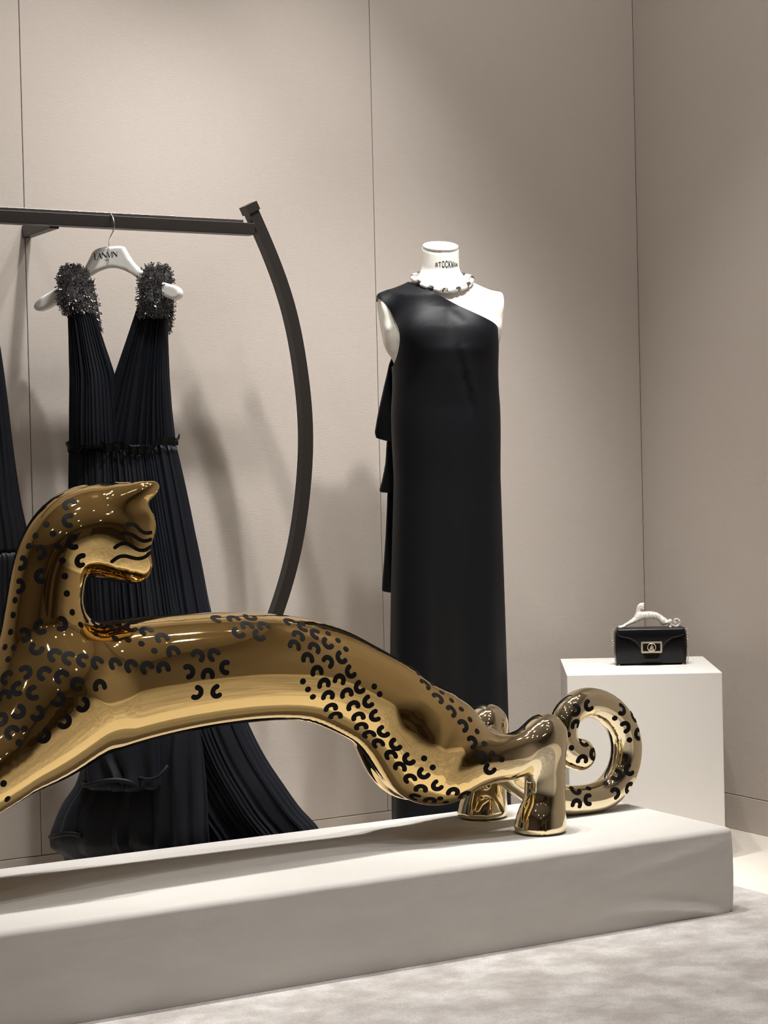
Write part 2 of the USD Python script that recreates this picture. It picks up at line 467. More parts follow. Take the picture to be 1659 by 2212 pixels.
def downlight(x, y, aim, power, cone):
    t = thing('ceiling_spotlight', 'small round recessed ceiling spotlight over the display', 'ceiling light', (x, y, CEIL), 0, 'recessed ceiling spotlights')
    ang = np.linspace(0, 2 * np.pi, 25)[:-1]
    prof = [(.052, -.001), (.054, -.006), (.068, -.005), (.072, -.0005)]
    P = np.array([[(x + r * math.cos(a), y + r * math.sin(a), CEIL + z) for a in ang] for r, z in prof])
    obj('trim_ring', loft(P, caps=False), M['trim'], t, True)
    c = trimesh.creation.cylinder(.052, .002, sections=24)
    c.apply_translation((x, y, CEIL - .0012))
    obj('diffuser', c, M['lamp'], t, 30)
    L = UsdLux.SphereLight.Define(stage, str(t.GetPath()) + '/light')
    L.CreateRadiusAttr(.05)
    L.CreateIntensityAttr(power)
    L.CreateColorAttr(Gf.Vec3f(1.0, 0.985, 0.96))
    d = np.array(aim, float) - [x, y, CEIL - .04]
    d /= np.linalg.norm(d)
    zc = -d
    xc = np.cross([0, 1, 0.01], zc)
    xc /= np.linalg.norm(xc)
    yc = np.cross(zc, xc)
    L.AddTransformOp().Set(Gf.Matrix4d(*[float(q) for row in ((*xc, 0), (*yc, 0), (*zc, 0), (0, 0, -.06, 1)) for q in row]))
    s = UsdLux.ShapingAPI.Apply(L.GetPrim())
    s.CreateShapingConeAngleAttr(float(cone))
    s.CreateShapingConeSoftnessAttr(1.0)


for x, y, aim, s, cone in SPOTS:
    downlight(x, y, aim, SPOT_I * s, cone)
for x, y in AMBIENT:
    downlight(x, y, (x, y, 0), AMB_I, 75)

obj('rug', box((-2.6, -2.2, 0), (3.314, 4.30, .012), .005), M['rug'], label='mottled silvery beige rug under the plinth', cat='rug')

# ------------------------------------------------------------------ the plinth (turned 1.2 degrees from the wall)
PA, PH, PW, PL = -math.radians(1.2), 0.224, 0.605, 2.55
PO = np.array([3.112, 3.620, 0.0])               # its front right foot
PX, PY = np.array([math.cos(PA), math.sin(PA), 0]), np.array([-math.sin(PA), math.cos(PA), 0])


def make_plinth():
    nx, ny, nz, r = 170, 40, 22, .015
    def face(a, b, f):
        A, B = np.meshgrid(a, b, indexing='ij')
        return grid_mesh(f(A, B))
    lx, ly, lz = np.linspace(-PL, 0, nx), np.linspace(0, PW, ny), np.linspace(.0125, PH, nz)
    lx = np.unique(np.concatenate([lx, -r * np.linspace(0, 1, 6), -PL + r * np.linspace(0, 1, 6), np.linspace(-.5, 0, 60)]))
    ly = np.unique(np.concatenate([ly, r * np.linspace(0, 1, 6), PW - r * np.linspace(0, 1, 6)]))
    lz = np.unique(np.concatenate([lz, PH - r * np.linspace(0, 1, 6), np.linspace(.0125, PH, 46)]))
    fs = [face(lx, lz, lambda a, b: np.stack([a, 0 * a, b], -1)), face(ly, lz, lambda a, b: np.stack([0 * a, a, b], -1)),
          face(lx, ly, lambda a, b: np.stack([a, b, 0 * a + PH], -1)), face(lx, lz, lambda a, b: np.stack([a, 0 * a + PW, b], -1)),
          face(ly, lz, lambda a, b: np.stack([0 * a - PL, a, b], -1)), face(lx, ly, lambda a, b: np.stack([a, b, 0 * a + .0125], -1))]
    m = trimesh.util.concatenate(fs)
    m.merge_vertices(digits_vertex=6)
    v = m.vertices.copy()
    lo, hi = np.array([-PL + r, r, -9]), np.array([-r, PW - r, PH - r])
    c = np.clip(v, lo, hi)
    d = v - c
    n = np.linalg.norm(d, axis=1, keepdims=True)
    nn = d / np.maximum(n, 1e-9)
    v = np.where(n > 1e-9, c + nn * r, v)
    # cloth: a slight belly, pulls near the right-hand corner, small ripples
    x, z = v[:, 0], v[:, 2]
    w = np.clip(-nn[:, 1], 0, 1) ** 2
    t = np.clip((z - .012) / PH, 0, 1)
    belly = .004 * np.sin(np.pi * t)
    u = (x + .42) / .42
    fold = .010 * np.exp(-((z - (.055 - .045 * np.clip(u, 0, 1) ** 2)) / .016) ** 2) * np.clip(u, 0, 1) ** .7 * np.clip((-.004 - x) / .05, 0, 1)
    fold -= .008 * np.exp(-((z - (.085 - .075 * np.clip(u, 0, 1) ** 2)) / .014) ** 2) * np.clip(u, 0, 1) * np.clip((-.004 - x) / .05, 0, 1)
    fold += .003 * np.exp(-((z - .135 - .05 * u) / .018) ** 2) * np.clip(1 - np.abs(u - .55) / .45, 0, 1)
    rip = .0022 * (meshkit.fbm(np.stack([x * 7, 0 * x, z * 22], 1), 3, 5) - .5)
    v[:, 1] -= w * (belly + fold + rip)
    ws = np.clip(nn[:, 0], 0, 1) ** 2
    v[:, 0] += ws * (.012 * np.sin(np.pi * np.clip(t * .9, 0, 1)) + .004 * np.sin(v[:, 1] * 40))
    wt = np.clip(nn[:, 2], 0, 1)
    v[:, 2] += wt * .0012 * (meshkit.fbm(np.stack([x * 9, v[:, 1] * 9, 0 * x], 1), 3, 9) - .5)
    v = PO + v[:, :1] * PX + v[:, 1:2] * PY + v[:, 2:] * ZUP
    m.vertices = v
    m.fix_normals()
    return m


pl = thing('plinth', 'long low plinth upholstered in pale grey cloth under the gold leopard', 'plinth', PO)
obj('cover', make_plinth(), M['plinth'], pl, 40)
cz = np.linspace(.016, PH - .02, 14)
obj('corner_fold', tube(PO + np.stack([-.0045 + .007 * np.sin(np.pi * (cz / PH) * .9), .006 + 0 * cz, cz], 1) @ np.array([PX, PY, ZUP]), np.linspace(.0062, .0035, 14), 10), M['plinth'], pl, True)

# ------------------------------------------------------------------ the gold leopard
YC, YN, YL = 3.98, 3.86, 3.85        # mid plane, near thigh, near leg


def chain(rows, Y, n, more=()):
    """Pixel rows (x, y, radius[, Y]) to smooth centres with radii in metres; more: further rows in metres."""
    out = []
    for r in rows:
        p = at_y(r[0], r[1], r[3] if len(r) > 3 else Y)
        out.append([*p, r[2] * ((p - CAM) @ FW) / FPX])
    return spline(np.array(out + list(more)), n)


BODY = chain([(1085, 1640, 38), (1050, 1622, 45), (1008, 1606, 60), (940, 1588, 88), (885, 1572, 104), (835, 1530, 104), (775, 1493, 103), (690, 1455, 108), (602, 1442, 114), (500, 1443, 121),
              (405, 1452, 127), (310, 1466, 134), (220, 1485, 141), (140, 1510, 142), (85, 1535, 132)], YC, 70)
NECK = chain([(80, 1560, 118), (92, 1450, 104), (92, 1370, 90), (97, 1300, 83), (106, 1240, 81), (128, 1188, 85), (170, 1153, 96), (220, 1144, 102), (262, 1146, 101), (300, 1152, 98), (325, 1153, 97)], YC, 50)
EAR = chain([(256, 1084, 36, 3.925), (292, 1070, 28, 3.912), (316, 1059, 21, 3.906), (332, 1052, 13, 3.904)], 3.915, 14)
JAW = chain([(270, 1196, 46), (300, 1222, 30), (318, 1242, 15)], 3.935, 10)
THIGH = chain([(880, 1580, 92, 3.955), (905, 1636, 90, 3.945), (938, 1666, 73, 3.93), (972, 1672, 60, 3.905), (1020, 1655, 50, 3.88), (1083, 1637, 42, 3.855), (1135, 1616, 43, YL), (1172, 1592, 42, YL)], YN, 40)
HIP = chain([(950, 1592, 86, 3.935), (1000, 1610, 60, 3.905), (1048, 1632, 46, 3.88), (1098, 1643, 37, 3.862)], YN, 16)
SHANK = chain([(1180, 1588, 42), (1178, 1640, 44), (1177, 1700, 44), (1175, 1740, 47), (1169, 1775, 55), (1167, 1802, 58)], YL, 26)
TAIL = chain([(1040, 1628, 50), (1072, 1650, 40), (1115, 1678, 36), (1165, 1712, 34), (1215, 1728, 33.5), (1262, 1728, 34), (1310, 1711, 34), (1343, 1668, 34), (1353, 1612, 34), (1338, 1560, 33.5), (1300, 1525, 33),
              (1258, 1520, 32.5), (1227, 1543, 32), (1216, 1588, 31.5), (1227, 1620, 33), (1252, 1630, 35)], 3.99, 90)
FRONT = chain([(135, 1500, 126, 3.95), (62, 1588, 108, 3.93), (-51, 1683, 90, 3.90), (-160, 1762, 68, 3.87), (-262, 1826, 54, 3.86)], 3.9, 42,
              [[0.965, 3.86, .345, .045], [0.885, 3.86, .305, .043], [0.82, 3.86, .276, .045], [0.76, 3.86, .267, .046], [0.71, 3.86, .264, .043]])
RIM = np.array([at_y(x - 1, y, 3.892) for x, y in [(322, 1262), (334, 1240), (335, 1222), (331, 1208), (326, 1196), (325, 1184), (330, 1166), (336, 1148), (338, 1130), (336, 1112), (329, 1098), (311, 1083), (300, 1070), (296, 1040)]])
RIM_X, RIM_Z = RIM[:, 0], RIM[:, 2]


def mirror_y(p):
    q = p.copy()
    q[:, 1] = YC - np.abs(q[:, 1] - YC)
    return q


def leopard_sd(p):
    p = np.asarray(p, float)
    s = mirror_y(p)
    head = chain_sd(p, NECK, 1.0, YC)
    head = smin(head, chain_sd(s, JAW), .06)
    head = smax(head, p[:, 0] - np.interp(p[:, 2], RIM_Z, RIM_X), .018)
    head = smin(head, chain_sd(s, EAR), .022)
    d = smin(chain_sd(p, BODY, 0.95, YC), head, .07)
    leg = smin(chain_sd(s, THIGH), chain_sd(s, SHANK), .035)
    d = smin(d, chain_sd(s, HIP), .06)
    d = smin(d, leg, .04)
    d = smin(d, chain_sd(s, FRONT), .05)
    d = smin(d, chain_sd(p, TAIL), .03)
    return smax(d, PH + .001 - p[:, 2], .012).astype(np.float32)


LO, HI = np.array([0.55, 3.70, PH - .02]), np.array([3.20, 4.26, 1.17])
leo_mesh = relax(surface(leopard_sd, LO, HI, .0065, smooth=4, exact=True), 16)
leo = thing('leopard_sculpture', 'large polished gold leopard sculpture with black spots stretching along the plinth', 'sculpture', (2.0, YC, PH))
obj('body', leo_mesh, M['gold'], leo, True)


def snap(p, off=0.0, it=3):
    for _ in range(it):
        g = gradient(leopard_sd, p)
        p = p - g * np.clip(leopard_sd(p), -.004, .004)[:, None]
    g = gradient(leopard_sd, p)
    return p + g * np.asarray(off)[..., None] if np.ndim(off) else p + g * off


def trace(px):
    D = np.array([ray(*q) for q in px])
    L = np.linalg.norm(D, axis=1, keepdims=True)
    D /= L
    t = np.full(len(D), 3.2)
    for _ in range(90):
        t = t + np.clip(leopard_sd(CAM + D * t[:, None]), -.02, .2) * .8
        t = np.minimum(t, 8)
    p = CAM + D * t[:, None]
    return p, D, np.abs(leopard_sd(p)) < .004


CROPS = {'H': (0, 1020, 4.608), 'B': (0, 1320, 5.53), 'P': (0, 1500, 5.53), 'M': (240, 1300, 5.53), 'N': (420, 1300, 5.53), 'Q': (620, 1320, 6.381), 'K': (700, 1480, 5.53), 'L': (860, 1420, 6.381), 'T': (1170, 1470, 6.9125)}
CRES = {  # centres of the crescents and the direction (degrees, clockwise from the right) in which each opens
    'H': [(695, 320, 40), (690, 480, 0), (735, 695, 350), (815, 880, 350), (395, 800, 160), (215, 905, 180), (415, 1035, 350), (190, 1135, 170), (410, 1540, 340), (605, 1510, 190)],
    'B': [(285, 290, 160), (1160, 150, 300), (1380, 190, 285), (1565, 195, 330), (440, 440, 300), (660, 530, 36), (830, 565, 21), (1000, 590, 22), (1170, 625, 45), (1380, 640, 60), (1570, 665, 50), (535, 750, 36),
          (740, 790, 46), (930, 880, 48), (1195, 905, 78), (295, 735, 147), (85, 795, 25), (215, 925, 348), (405, 975, 345), (50, 1025, 90), (690, 1050, 215), (985, 1115, 215), (215, 1200, 208), (440, 1220, 210),
          (5, 1295, 180), (765, 1315, 215), (515, 1485, 215), (150, 1455, 40)],
    'P': [(1300, 752, 20), (915, 945, 20)],
    'M': [(425, 355, 40), (615, 440, 60), (745, 605, 65), (1035, 650, 118), (1235, 640, 45), (1375, 785, 5), (1155, 880, 90), (920, 835, 160), (1020, 1085, 197), (1270, 1070, 333), (435, 795, 55), (625, 800, 80),
          (1275, 200, 10), (1465, 205, 45)],
    'N': [(665, 180, 300), (630, 290, 60), (830, 295, 50), (530, 360, 320), (775, 395, 320), (1145, 242, 35), (1305, 300, 10), (1240, 410, 110), (1455, 385, 25), (1195, 530, 95), (1430, 560, 105)],
    'Q': [(565, 440, 315), (285, 665, 90), (560, 705, 125), (755, 635, 315), (415, 845, 85), (885, 830, 315), (720, 960, 105), (510, 1015, 90), (1010, 1045, 322), (565, 1180, 100), (825, 1150, 85), (1130, 1245, 325),
          (605, 1345, 92), (915, 1320, 80), (1225, 1440, 335), (670, 1455, 92), (985, 1470, 85)],
    'K': [(445, 505, 80), (715, 550, 325), (540, 600, 60), (650, 710, 60), (860, 705, 322), (800, 850, 70), (1020, 880, 322), (905, 990, 90), (1195, 1050, 315), (1030, 1130, 60), (1360, 1195, 320), (1155, 1250, 95),
          (1540, 1290, 110), (1095, 1345, 20), (1265, 1385, 110), (1680, 1320, 100)],
    'L': [(230, 180, 140), (370, 375, 140), (545, 565, 140), (730, 745, 140), (890, 945, 145), (1010, 1175, 150), (1140, 1385, 145), (1270, 1530, 305)],
    'T': [(495, 440, 195), (715, 370, 320), (1190, 430, 200), (1375, 535, 0), (1240, 700, 150), (1445, 800, 15), (510, 675, 95), (700, 610, 60), (620, 915, 320), (780, 1100, 0), (605, 1195, 100), (1320, 1330, 325),
          (1110, 1410, 205), (1310, 1605, 20), (1095, 1690, 140), (505, 1630, 275), (710, 1780, 0), (520, 1855, 105)]}
DOTS = {'H': [(462, 520), (352, 632), (285, 735), (527, 612), (580, 740), (620, 880), (645, 1035), (665, 1208), (720, 1395), (805, 1520), (955, 1612), (150, 1275), (130, 1422), (105, 1590)],
        'B': [(1375, 325), (1533, 345), (60, 430), (165, 435), (97, 575), (290, 1408), (228, 1570)], 'P': [(42, 1065), (90, 1250)], 'M': [(362, 500), (517, 585)],
        'Q': [(220, 970), (290, 1080), (357, 1183), (567, 308), (703, 405), (812, 525), (1202, 1040), (1277, 1145)], 'K': [(1195, 875), (1298, 983), (1387, 1355), (1455, 1400)],
        'L': [(475, 368), (603, 482), (740, 590), (872, 713), (992, 855), (1088, 1020), (1190, 1190), (1297, 1325), (1428, 1405)],
        'T': [(397, 808), (447, 1005), (1093, 563), (1312, 887), (1250, 1133), (960, 1535), (700, 1610)]}
WHISK = [[(1265, 525), (1310, 515), (1350, 530), (1400, 580), (1450, 605), (1500, 600)], [(1205, 610), (1270, 610), (1330, 630), (1400, 675), (1440, 685), (1500, 670)],
         [(1145, 750), (1200, 715), (1260, 710), (1320, 740), (1390, 775), (1440, 775), (1500, 740)], [(1115, 890), (1180, 845), (1250, 835), (1310, 850), (1370, 860), (1440, 845), (1495, 800)]]


def ribbon(path, hw, lift=.0007, caps=5):
    """Rounded strip laid on the skin along path (n x 3): returns its unsnapped rows and the lift of each column."""
    t = np.gradient(path, axis=0)
    t /= np.linalg.norm(t, axis=1, keepdims=True)
    nrm = gradient(leopard_sd, path)
    rows, wid = [], []
    for a in np.linspace(-1, 0, caps, endpoint=False):
        rows.append((path[0] + t[0] * a * hw, t[0], nrm[0]))
        wid.append(hw * math.sqrt(max(1 - a * a, .004)))
    for q in zip(path, t, nrm):
        rows.append(q)
        wid.append(hw)
    for a in np.linspace(1, 0, caps, endpoint=False)[::-1]:
        rows.append((path[-1] + t[-1] * a * hw, t[-1], nrm[-1]))
        wid.append(hw * math.sqrt(max(1 - a * a, .004)))
    cols = np.array([-1, -.97, -.5, 0, .5, .97, 1])
    P = np.array([[c + np.cross(nn, tt) * w * k for k in cols] for (c, tt, nn), w in zip(rows, wid)])
    return P, np.tile(np.where(np.abs(cols) == 1, -.0012, lift), (len(rows), 1))


def lay(Ps):
    """Snaps many ribbons at once and returns their meshes."""
    sizes = [p.shape for p, _ in Ps]
    v = snap(np.vstack([p.reshape(-1, 3) for p, _ in Ps]), np.concatenate([l.ravel() for _, l in Ps]))
    out, k = [], 0
    for s in sizes:
        n = s[0] * s[1]
        m = grid_mesh(v[k:k + n].reshape(s))
        k += n
        if np.linalg.norm(np.diff(v[k - n:k].reshape(s), axis=1), axis=2).max() > .008:
            continue                                  # folded over the inside of a bend
        m.fix_normals()
        out.append(m)
    return out


def marks():
    px, ang = [], []
    for k, rows in CRES.items():
        ox, oy, s = CROPS[k]
        for x, y, a in rows:
            px.append((ox + x / s, oy + y / s))
            ang.append(a)
    P, D, ok = trace(px)
    N = gradient(leopard_sd, P)
    cres = []
    for p, d, n, a, o in zip(P, D, N, ang, ok):
        if not o:
            continue
        w = RT * math.cos(math.radians(a)) - UP * math.sin(math.radians(a))
        # carry the pictured direction on to the skin along the line of sight
        w = w - d * (w @ n) / (d @ n if abs(d @ n) > .25 else math.copysign(.25, d @ n))
        w -= n * (w @ n)
        w /= np.linalg.norm(w)
        b = np.cross(n, w)
        th = np.radians(np.linspace(78, 282, 15))
        cres.append(ribbon(p + .0116 * (np.cos(th)[:, None] * w + np.sin(th)[:, None] * b), .0062))
    px = [(CROPS[k][0] + x / CROPS[k][2], CROPS[k][1] + y / CROPS[k][2]) for k, r in DOTS.items() for x, y in r]
    P, D, ok = trace(px)
    N = gradient(leopard_sd, P)
    dots = []
    for p, n, o in zip(P, N, ok):
        if o:
            a = np.cross(n, [0.3, 0.2, 1.0])
            a /= np.linalg.norm(a)
            dots.append(ribbon(p + np.linspace(-.0004, .0004, 3)[:, None] * a, .0074))
    wh = []
    for w in WHISK:
        q = spline(np.array([(x / 4.608, 1020 + y / 4.608, 0.0) for x, y in w]), 26)[:, :2]
        P, D, ok = trace(q)
        wh.append(ribbon(P[ok], .0042))
    return cres, dots, wh


cres, dots, wh = marks()
allm = []
for nm, group in (('crescent_spot', cres), ('round_spot', dots), ('whisker_stripe', wh)):
    for m in lay(group):
        obj(nm, m, M['spot'], leo, 40)
        allm.append(m)
far = []
for m in allm:
    v = m.vertices.copy()
    if v[:, 1].mean() < YC - .045:
        v[:, 1] = 2 * YC - v[:, 1]
        far.append(trimesh.Trimesh(v, m.faces[:, ::-1], process=False))
obj('far_side_spots', cat_mesh(far), M['spot'], leo, 40, kind='stuff')

# ------------------------------------------------------------------ the clothes rail on its bow-shaped post
RY = 4.676
rack = thing('clothing_rack', 'dark bronze clothes rail ending in a tall bow-shaped post', 'clothes rack', (2.0, RY, 0))
obj('rail', box((0.90, RY - .019, 1.783), (2.356, RY + .019, 1.815), .002), M['bronze'], rack)
obj('rail_strip', box((0.90, RY - .008, 1.815), (2.326, RY + .008, 1.824), .001), M['strip'], rack, label='thin steel strip on top of the rail')
obj('wall_bracket', box((1.778, RY + .019, 1.779), (1.804, YW, 1.812), .002), M['bronze'], rack)


def bow(pts):
    c = spline(np.array([[*at_y(x, y, RY)] for x, y in pts]), 70)
    t = np.gradient(c, axis=0)
    t /= np.linalg.norm(t, axis=1, keepdims=True)
    return c, t


def square_sweep(c, t, h):
    a = np.cross(t, [0, 1.0, 0])
    P = np.stack([c + a * sx * h + np.array([0, 1.0, 0]) * sy * h for sx, sy in ((-1, -1), (1, -1), (1, 1), (-1, 1))], 1)
    return loft(P)


PC, PT = bow([(540, 452), (560, 497), (598, 590), (626, 680), (647, 790), (658, 890), (660, 960), (655, 1050), (642, 1150), (622, 1240), (597, 1320), (545, 1440), (470, 1560)])
obj('post', square_sweep(PC, PT, .0158), M['bronze'], rack, 25)
k = np.linspace(-.014, .010, 2)
obj('post_cap', square_sweep(PC[0] + np.outer(k, PT[0]), np.tile(PT[0], (2, 1)), .0195), M['bronze'], rack, 25)
foot = PC[-1].copy()
foot[2] = .012
obj('post_foot', square_sweep(np.linspace(PC[-1], foot, 3), np.tile((foot - PC[-1]) / np.linalg.norm(foot - PC[-1]), (3, 1)), .0158), M['bronze'], rack, 25)
obj('base_plate', box((foot[0] - .10, RY - .06, 0), (foot[0] + .10, RY + .06, .014), .003), M['bronze'], rack)

# ------------------------------------------------------------------ hanger
HY = math.radians(14)
HXA = R0 * math.cos(HY) - F0 * math.sin(HY)
HN = -F0 * math.cos(HY) - R0 * math.sin(HY)      # towards the viewer
HO = at_y(238, 476, RY)


def on_plane(x, y, o, n):
    v = ray(x, y)
    return CAM + v * ((o - CAM) @ n) / (v @ n)


def hang_xz(x, y):
    p = on_plane(x, y, HO, HN) - HO
    return np.array([p @ HXA, p[2]])


HPOLY = np.array([hang_xz(*q) for q in [(207, 534), (266, 531), (270, 535), (284, 560), (300, 579), (330, 599), (360, 612), (385, 618), (396, 627), (397, 640), (388, 649), (375, 648), (355, 640), (325, 622), (302, 604), (285, 592),
                                        (265, 582), (245, 578), (222, 582), (200, 594), (180, 609), (160, 627), (135, 648), (110, 667), (92, 674), (83, 671), (80, 661), (88, 649), (110, 634), (140, 617), (165, 602), (180, 588), (193, 563)]])


for _ in range(2):                               # rounds the corners
    a_, b_ = HPOLY, np.roll(HPOLY, -1, 0)
    HPOLY = np.stack([.75 * a_ + .25 * b_, .25 * a_ + .75 * b_], 1).reshape(-1, 2)


def make_hanger_body():
    def fn(p):
        half = .0085 + .0075 * np.clip(np.abs(p[:, 0]) / .16, 0, 1)
        a = polygon_sd(p[:, [0, 2]], HPOLY) + .007
        b = np.abs(p[:, 1] - .012 * (p[:, 0] / .2) ** 2) - half + .007
        return (np.minimum(np.maximum(a, b), 0) + np.hypot(np.maximum(a, 0), np.maximum(b, 0)) - .007).astype(np.float32)
    lo, hi = HPOLY.min(0), HPOLY.max(0)
    m = surface(fn, (lo[0] - .01, -.03, lo[1] - .01), (hi[0] + .01, .045, hi[1] + .01), .0026, smooth=16)
    m.vertices = m.vertices * [1, -1, 1]
    m.invert()
    return m


def put_hang(m, o=HO):
    return frame_xf(m, o, HXA, -HN, ZUP)


HB = make_hanger_body()
hook_px = [(236, 536, 0), (236, 526, .003), (237, 516, .014), (242, 505, .028), (246, 493, .034), (246, 479, .034), (243, 468, .028), (239.5, 461.5, .012), (237, 459.5, -.006), (233, 461, -.022), (230, 468, -.032), (229, 478, -.035)]
hk = []
for x, y, o in hook_px:
    p = on_plane(x, y, HO + HN * o, HN) - HO
    hk.append([p @ HXA, -(p @ HN), p[2]])
HOOK = tube(spline(np.array(hk), 60), .0019, 10)

# letters with thick and thin strokes, in units of the capital height
LETTERS = {'L': ([(0, 0), (.62, 0), (.66, .10), (.60, .05), (.16, .05), (.16, 1), (0, 1)], .52),
           'A': ([(0, 0), (.05, 0), (.20, .30), (.52, .30), (.63, 0), (.86, 0), (.46, 1.02), (.42, 1.02)], .90),
           'N': ([(0, 0), (.045, 0), (.045, .82), (.72, 0), (.80, 0), (.80, 1), (.755, 1), (.755, .26), (.15, 1), (0, 1)], .90),
           'V': ([(0, 1), (.18, 1), (.46, .24), (.78, 1), (.83, 1), (.44, -.02), (.40, -.02)], .86),
           'I': ([(0, 0), (.15, 0), (.15, 1), (0, 1)], .26)}
HOLES = {'A': [(.225, .36), (.50, .36), (.375, .76)]}


def hanger_letters():
    from shapely.geometry import Polygon
    from shapely import affinity
    a, b = hang_xz(208, 560.5), hang_xz(256.5, 555.5)
    total = sum(LETTERS[c][1] for c in 'LANVI') + .82
    h = np.linalg.norm(b - a) / total
    d = (b - a) / np.linalg.norm(b - a)
    out, x = [], 0.0
    for c in 'LANVIN':
        g = Polygon(LETTERS[c][0], [HOLES[c]] if c in HOLES else [])
        big = 1.22 if c == 'L' else 1.0
        g = affinity.affine_transform(g, [h * d[0], -h * big * d[1], h * d[1], h * big * d[0], a[0] + d[0] * x * h, a[1] + d[1] * x * h - (.16 * h if c == 'L' else 0)])
        out.append(plate(g, .0006))
        x += LETTERS[c][1]
    c0 = hang_xz(233, 563.2)
    t = meshkit.text_mesh('PARIS', .0021, .0006)
    w = np.ptp(t.vertices[:, 0])
    t.vertices = np.stack([c0[0] + (t.vertices[:, 0] - w / 2) * 1.35, -t.vertices[:, 2], c0[1] + t.vertices[:, 1]], 1)
    m = cat_mesh(out + [t])
    x = m.vertices[:, 0]
    m.vertices = m.vertices + np.stack([0 * x, -.012 * (x / .2) ** 2 - .0083 - .0075 * np.abs(x) / .16, 0 * x], 1)
    return m


HT = hanger_letters()


def make_hanger(o, label, letters=True):
    t = thing('coat_hanger', label, 'hanger', o)
    obj('body', put_hang(HB, o), M['hanger'], t, True)
    obj('hook', put_hang(HOOK, o), M['nickel'], t, True, label='thin metal hook')
    if letters:
        obj('lettering', put_hang(HT, o), M['ink'], t, False, label='black serif lettering')
    return t


make_hanger(HO, 'white lacquered hanger with black lettering holding the beaded navy gown')

# ------------------------------------------------------------------ pleated cloth
rng = np.random.default_rng(7)


def pleats(u, v, n, seed, drift=.6):
    """Irregular pressed pleats across u (0..1): random widths and depths that wander slowly along v."""
    g = np.random.default_rng(seed)
    w = np.exp(g.normal(0, .45, n))
    e = np.concatenate([[0], np.cumsum(w)]) / w.sum()
    amp = np.clip(np.exp(g.normal(-.15, .5, n)), .25, 2.0)
    u = u + (drift / n) * (meshkit.noise(np.stack([u * n * .3 + seed, v * 2.2, 0 * u], -1), seed) - .5)
    u = u - np.floor(u)
    i = np.clip(np.searchsorted(e, u, 'right') - 1, 0, n - 1)
    t = (u - e[i]) / (e[i + 1] - e[i])
    a = amp[i] * (.45 + 1.1 * meshkit.noise(np.stack([i * 7.31, v * 2.5, 0 * u + seed], -1), seed + 1))
    prof = np.where(t < .7, t / .7, (1 - t) / .3)
    prof = prof * prof * (3 - 2 * prof)
    return a * (2 * prof - 1.0)


def gown_loft(rows, depth, n=520, m=70, np_=46, amp=(.003, .005), seed=1, big=None, dshift=None, expo=1.0, linear=False):
    """rows: (pixel y, left x, right x, half depth); a closed pleated body hanging at the given depth from the viewer."""
    r = np.array(rows, float)
    yy = np.linspace(r[0, 0], r[-1, 0], m)
    from scipy.interpolate import PchipInterpolator
    f = np.stack([np.interp(yy, r[:, 0], r[:, k]) for k in (1, 2, 3)], 1) if linear else PchipInterpolator(r[:, 0], r[:, 1:])(yy)
    th = np.linspace(0, 2 * np.pi, n, endpoint=False)
    P = np.empty((m, n, 3))
    for i, y in enumerate(yy):
        l, rr, hd = f[i]
        d = depth + (dshift(y) if dshift else 0)
        A, B = at_d(l, y, d), at_d(rr, y, d)
        c, w = (A + B) / 2, (B - A) / 2
        v = (y - r[0, 0]) / (r[-1, 0] - r[0, 0])
        u = th / (2 * np.pi)
        k = pleats(u, np.full(n, v), np_, seed) * (amp[0] + (amp[1] - amp[0]) * v)
        if big:
            k = k + big[1] * v ** 1.5 * np.sin(2 * np.pi * u * big[0] + 2.2 * np.sin(u * 11 + seed) + seed)
        ct, st = np.cos(th), np.sin(th)
        ct, st = np.sign(ct) * np.abs(ct) ** expo, np.sign(st) * np.abs(st) ** expo
        P[i] = c + ct[:, None] * w - st[:, None] * F0 * hd + k[:, None] * (-st[:, None] * F0 + .35 * ct[:, None] * R0)
    return loft(P)


def band(path, r, squash=.5):
    """A soft rolled hem along a path."""
    return tube(path, r, 8)


DG = 5.0
gown = thing('evening_gown', 'navy pleated evening gown with beaded shoulders hanging from the lettered white hanger', 'dress', at_d(270, 960, DG))
obj('skirt', gown_loft([(962, 151, 380, .055), (1050, 150, 400, .075), (1150, 153, 421, .095), (1240, 158, 439, .11), (1320, 163, 455, .13), (1440, 170, 488, .15), (1560, 178, 532, .165), (1640, 188, 572, .155),
                        (1700, 200, 612, .145), (1750, 212, 648, .13), (1790, 222, 685, .12), (1880, 240, 735, .11), (1925, 250, 760, .11)], DG, np_=88, amp=(.0028, .0048), seed=3, big=(13, .020), dshift=lambda y: -.07 * (y - 962) / 960),
    M['navy'], gown, True)
obj('bodice', gown_loft([(640, 305, 364, .026), (690, 288, 363, .03), (735, 273, 363, .033), (812, 246.5, 366, .038), (880, 224, 371, .042), (950, 200, 379, .045), (974, 195, 381, .045)], DG, n=420, m=60, np_=44, amp=(.0022, .0030), seed=11, linear=True), M['navy'], gown, True)
obj('bodice', gown_loft([(630, 144, 192, .026), (672, 147, 203, .03), (735, 149, 222, .034), (780, 150, 237, .038), (812, 151, 246.5, .042), (850, 151, 252, .048), (880, 151, 255, .052), (945, 151, 260, .058), (966, 151, 262, .058)], DG - .014, n=420, m=60, np_=44, amp=(.0022, .0030), seed=23), M['navy'], gown, True)


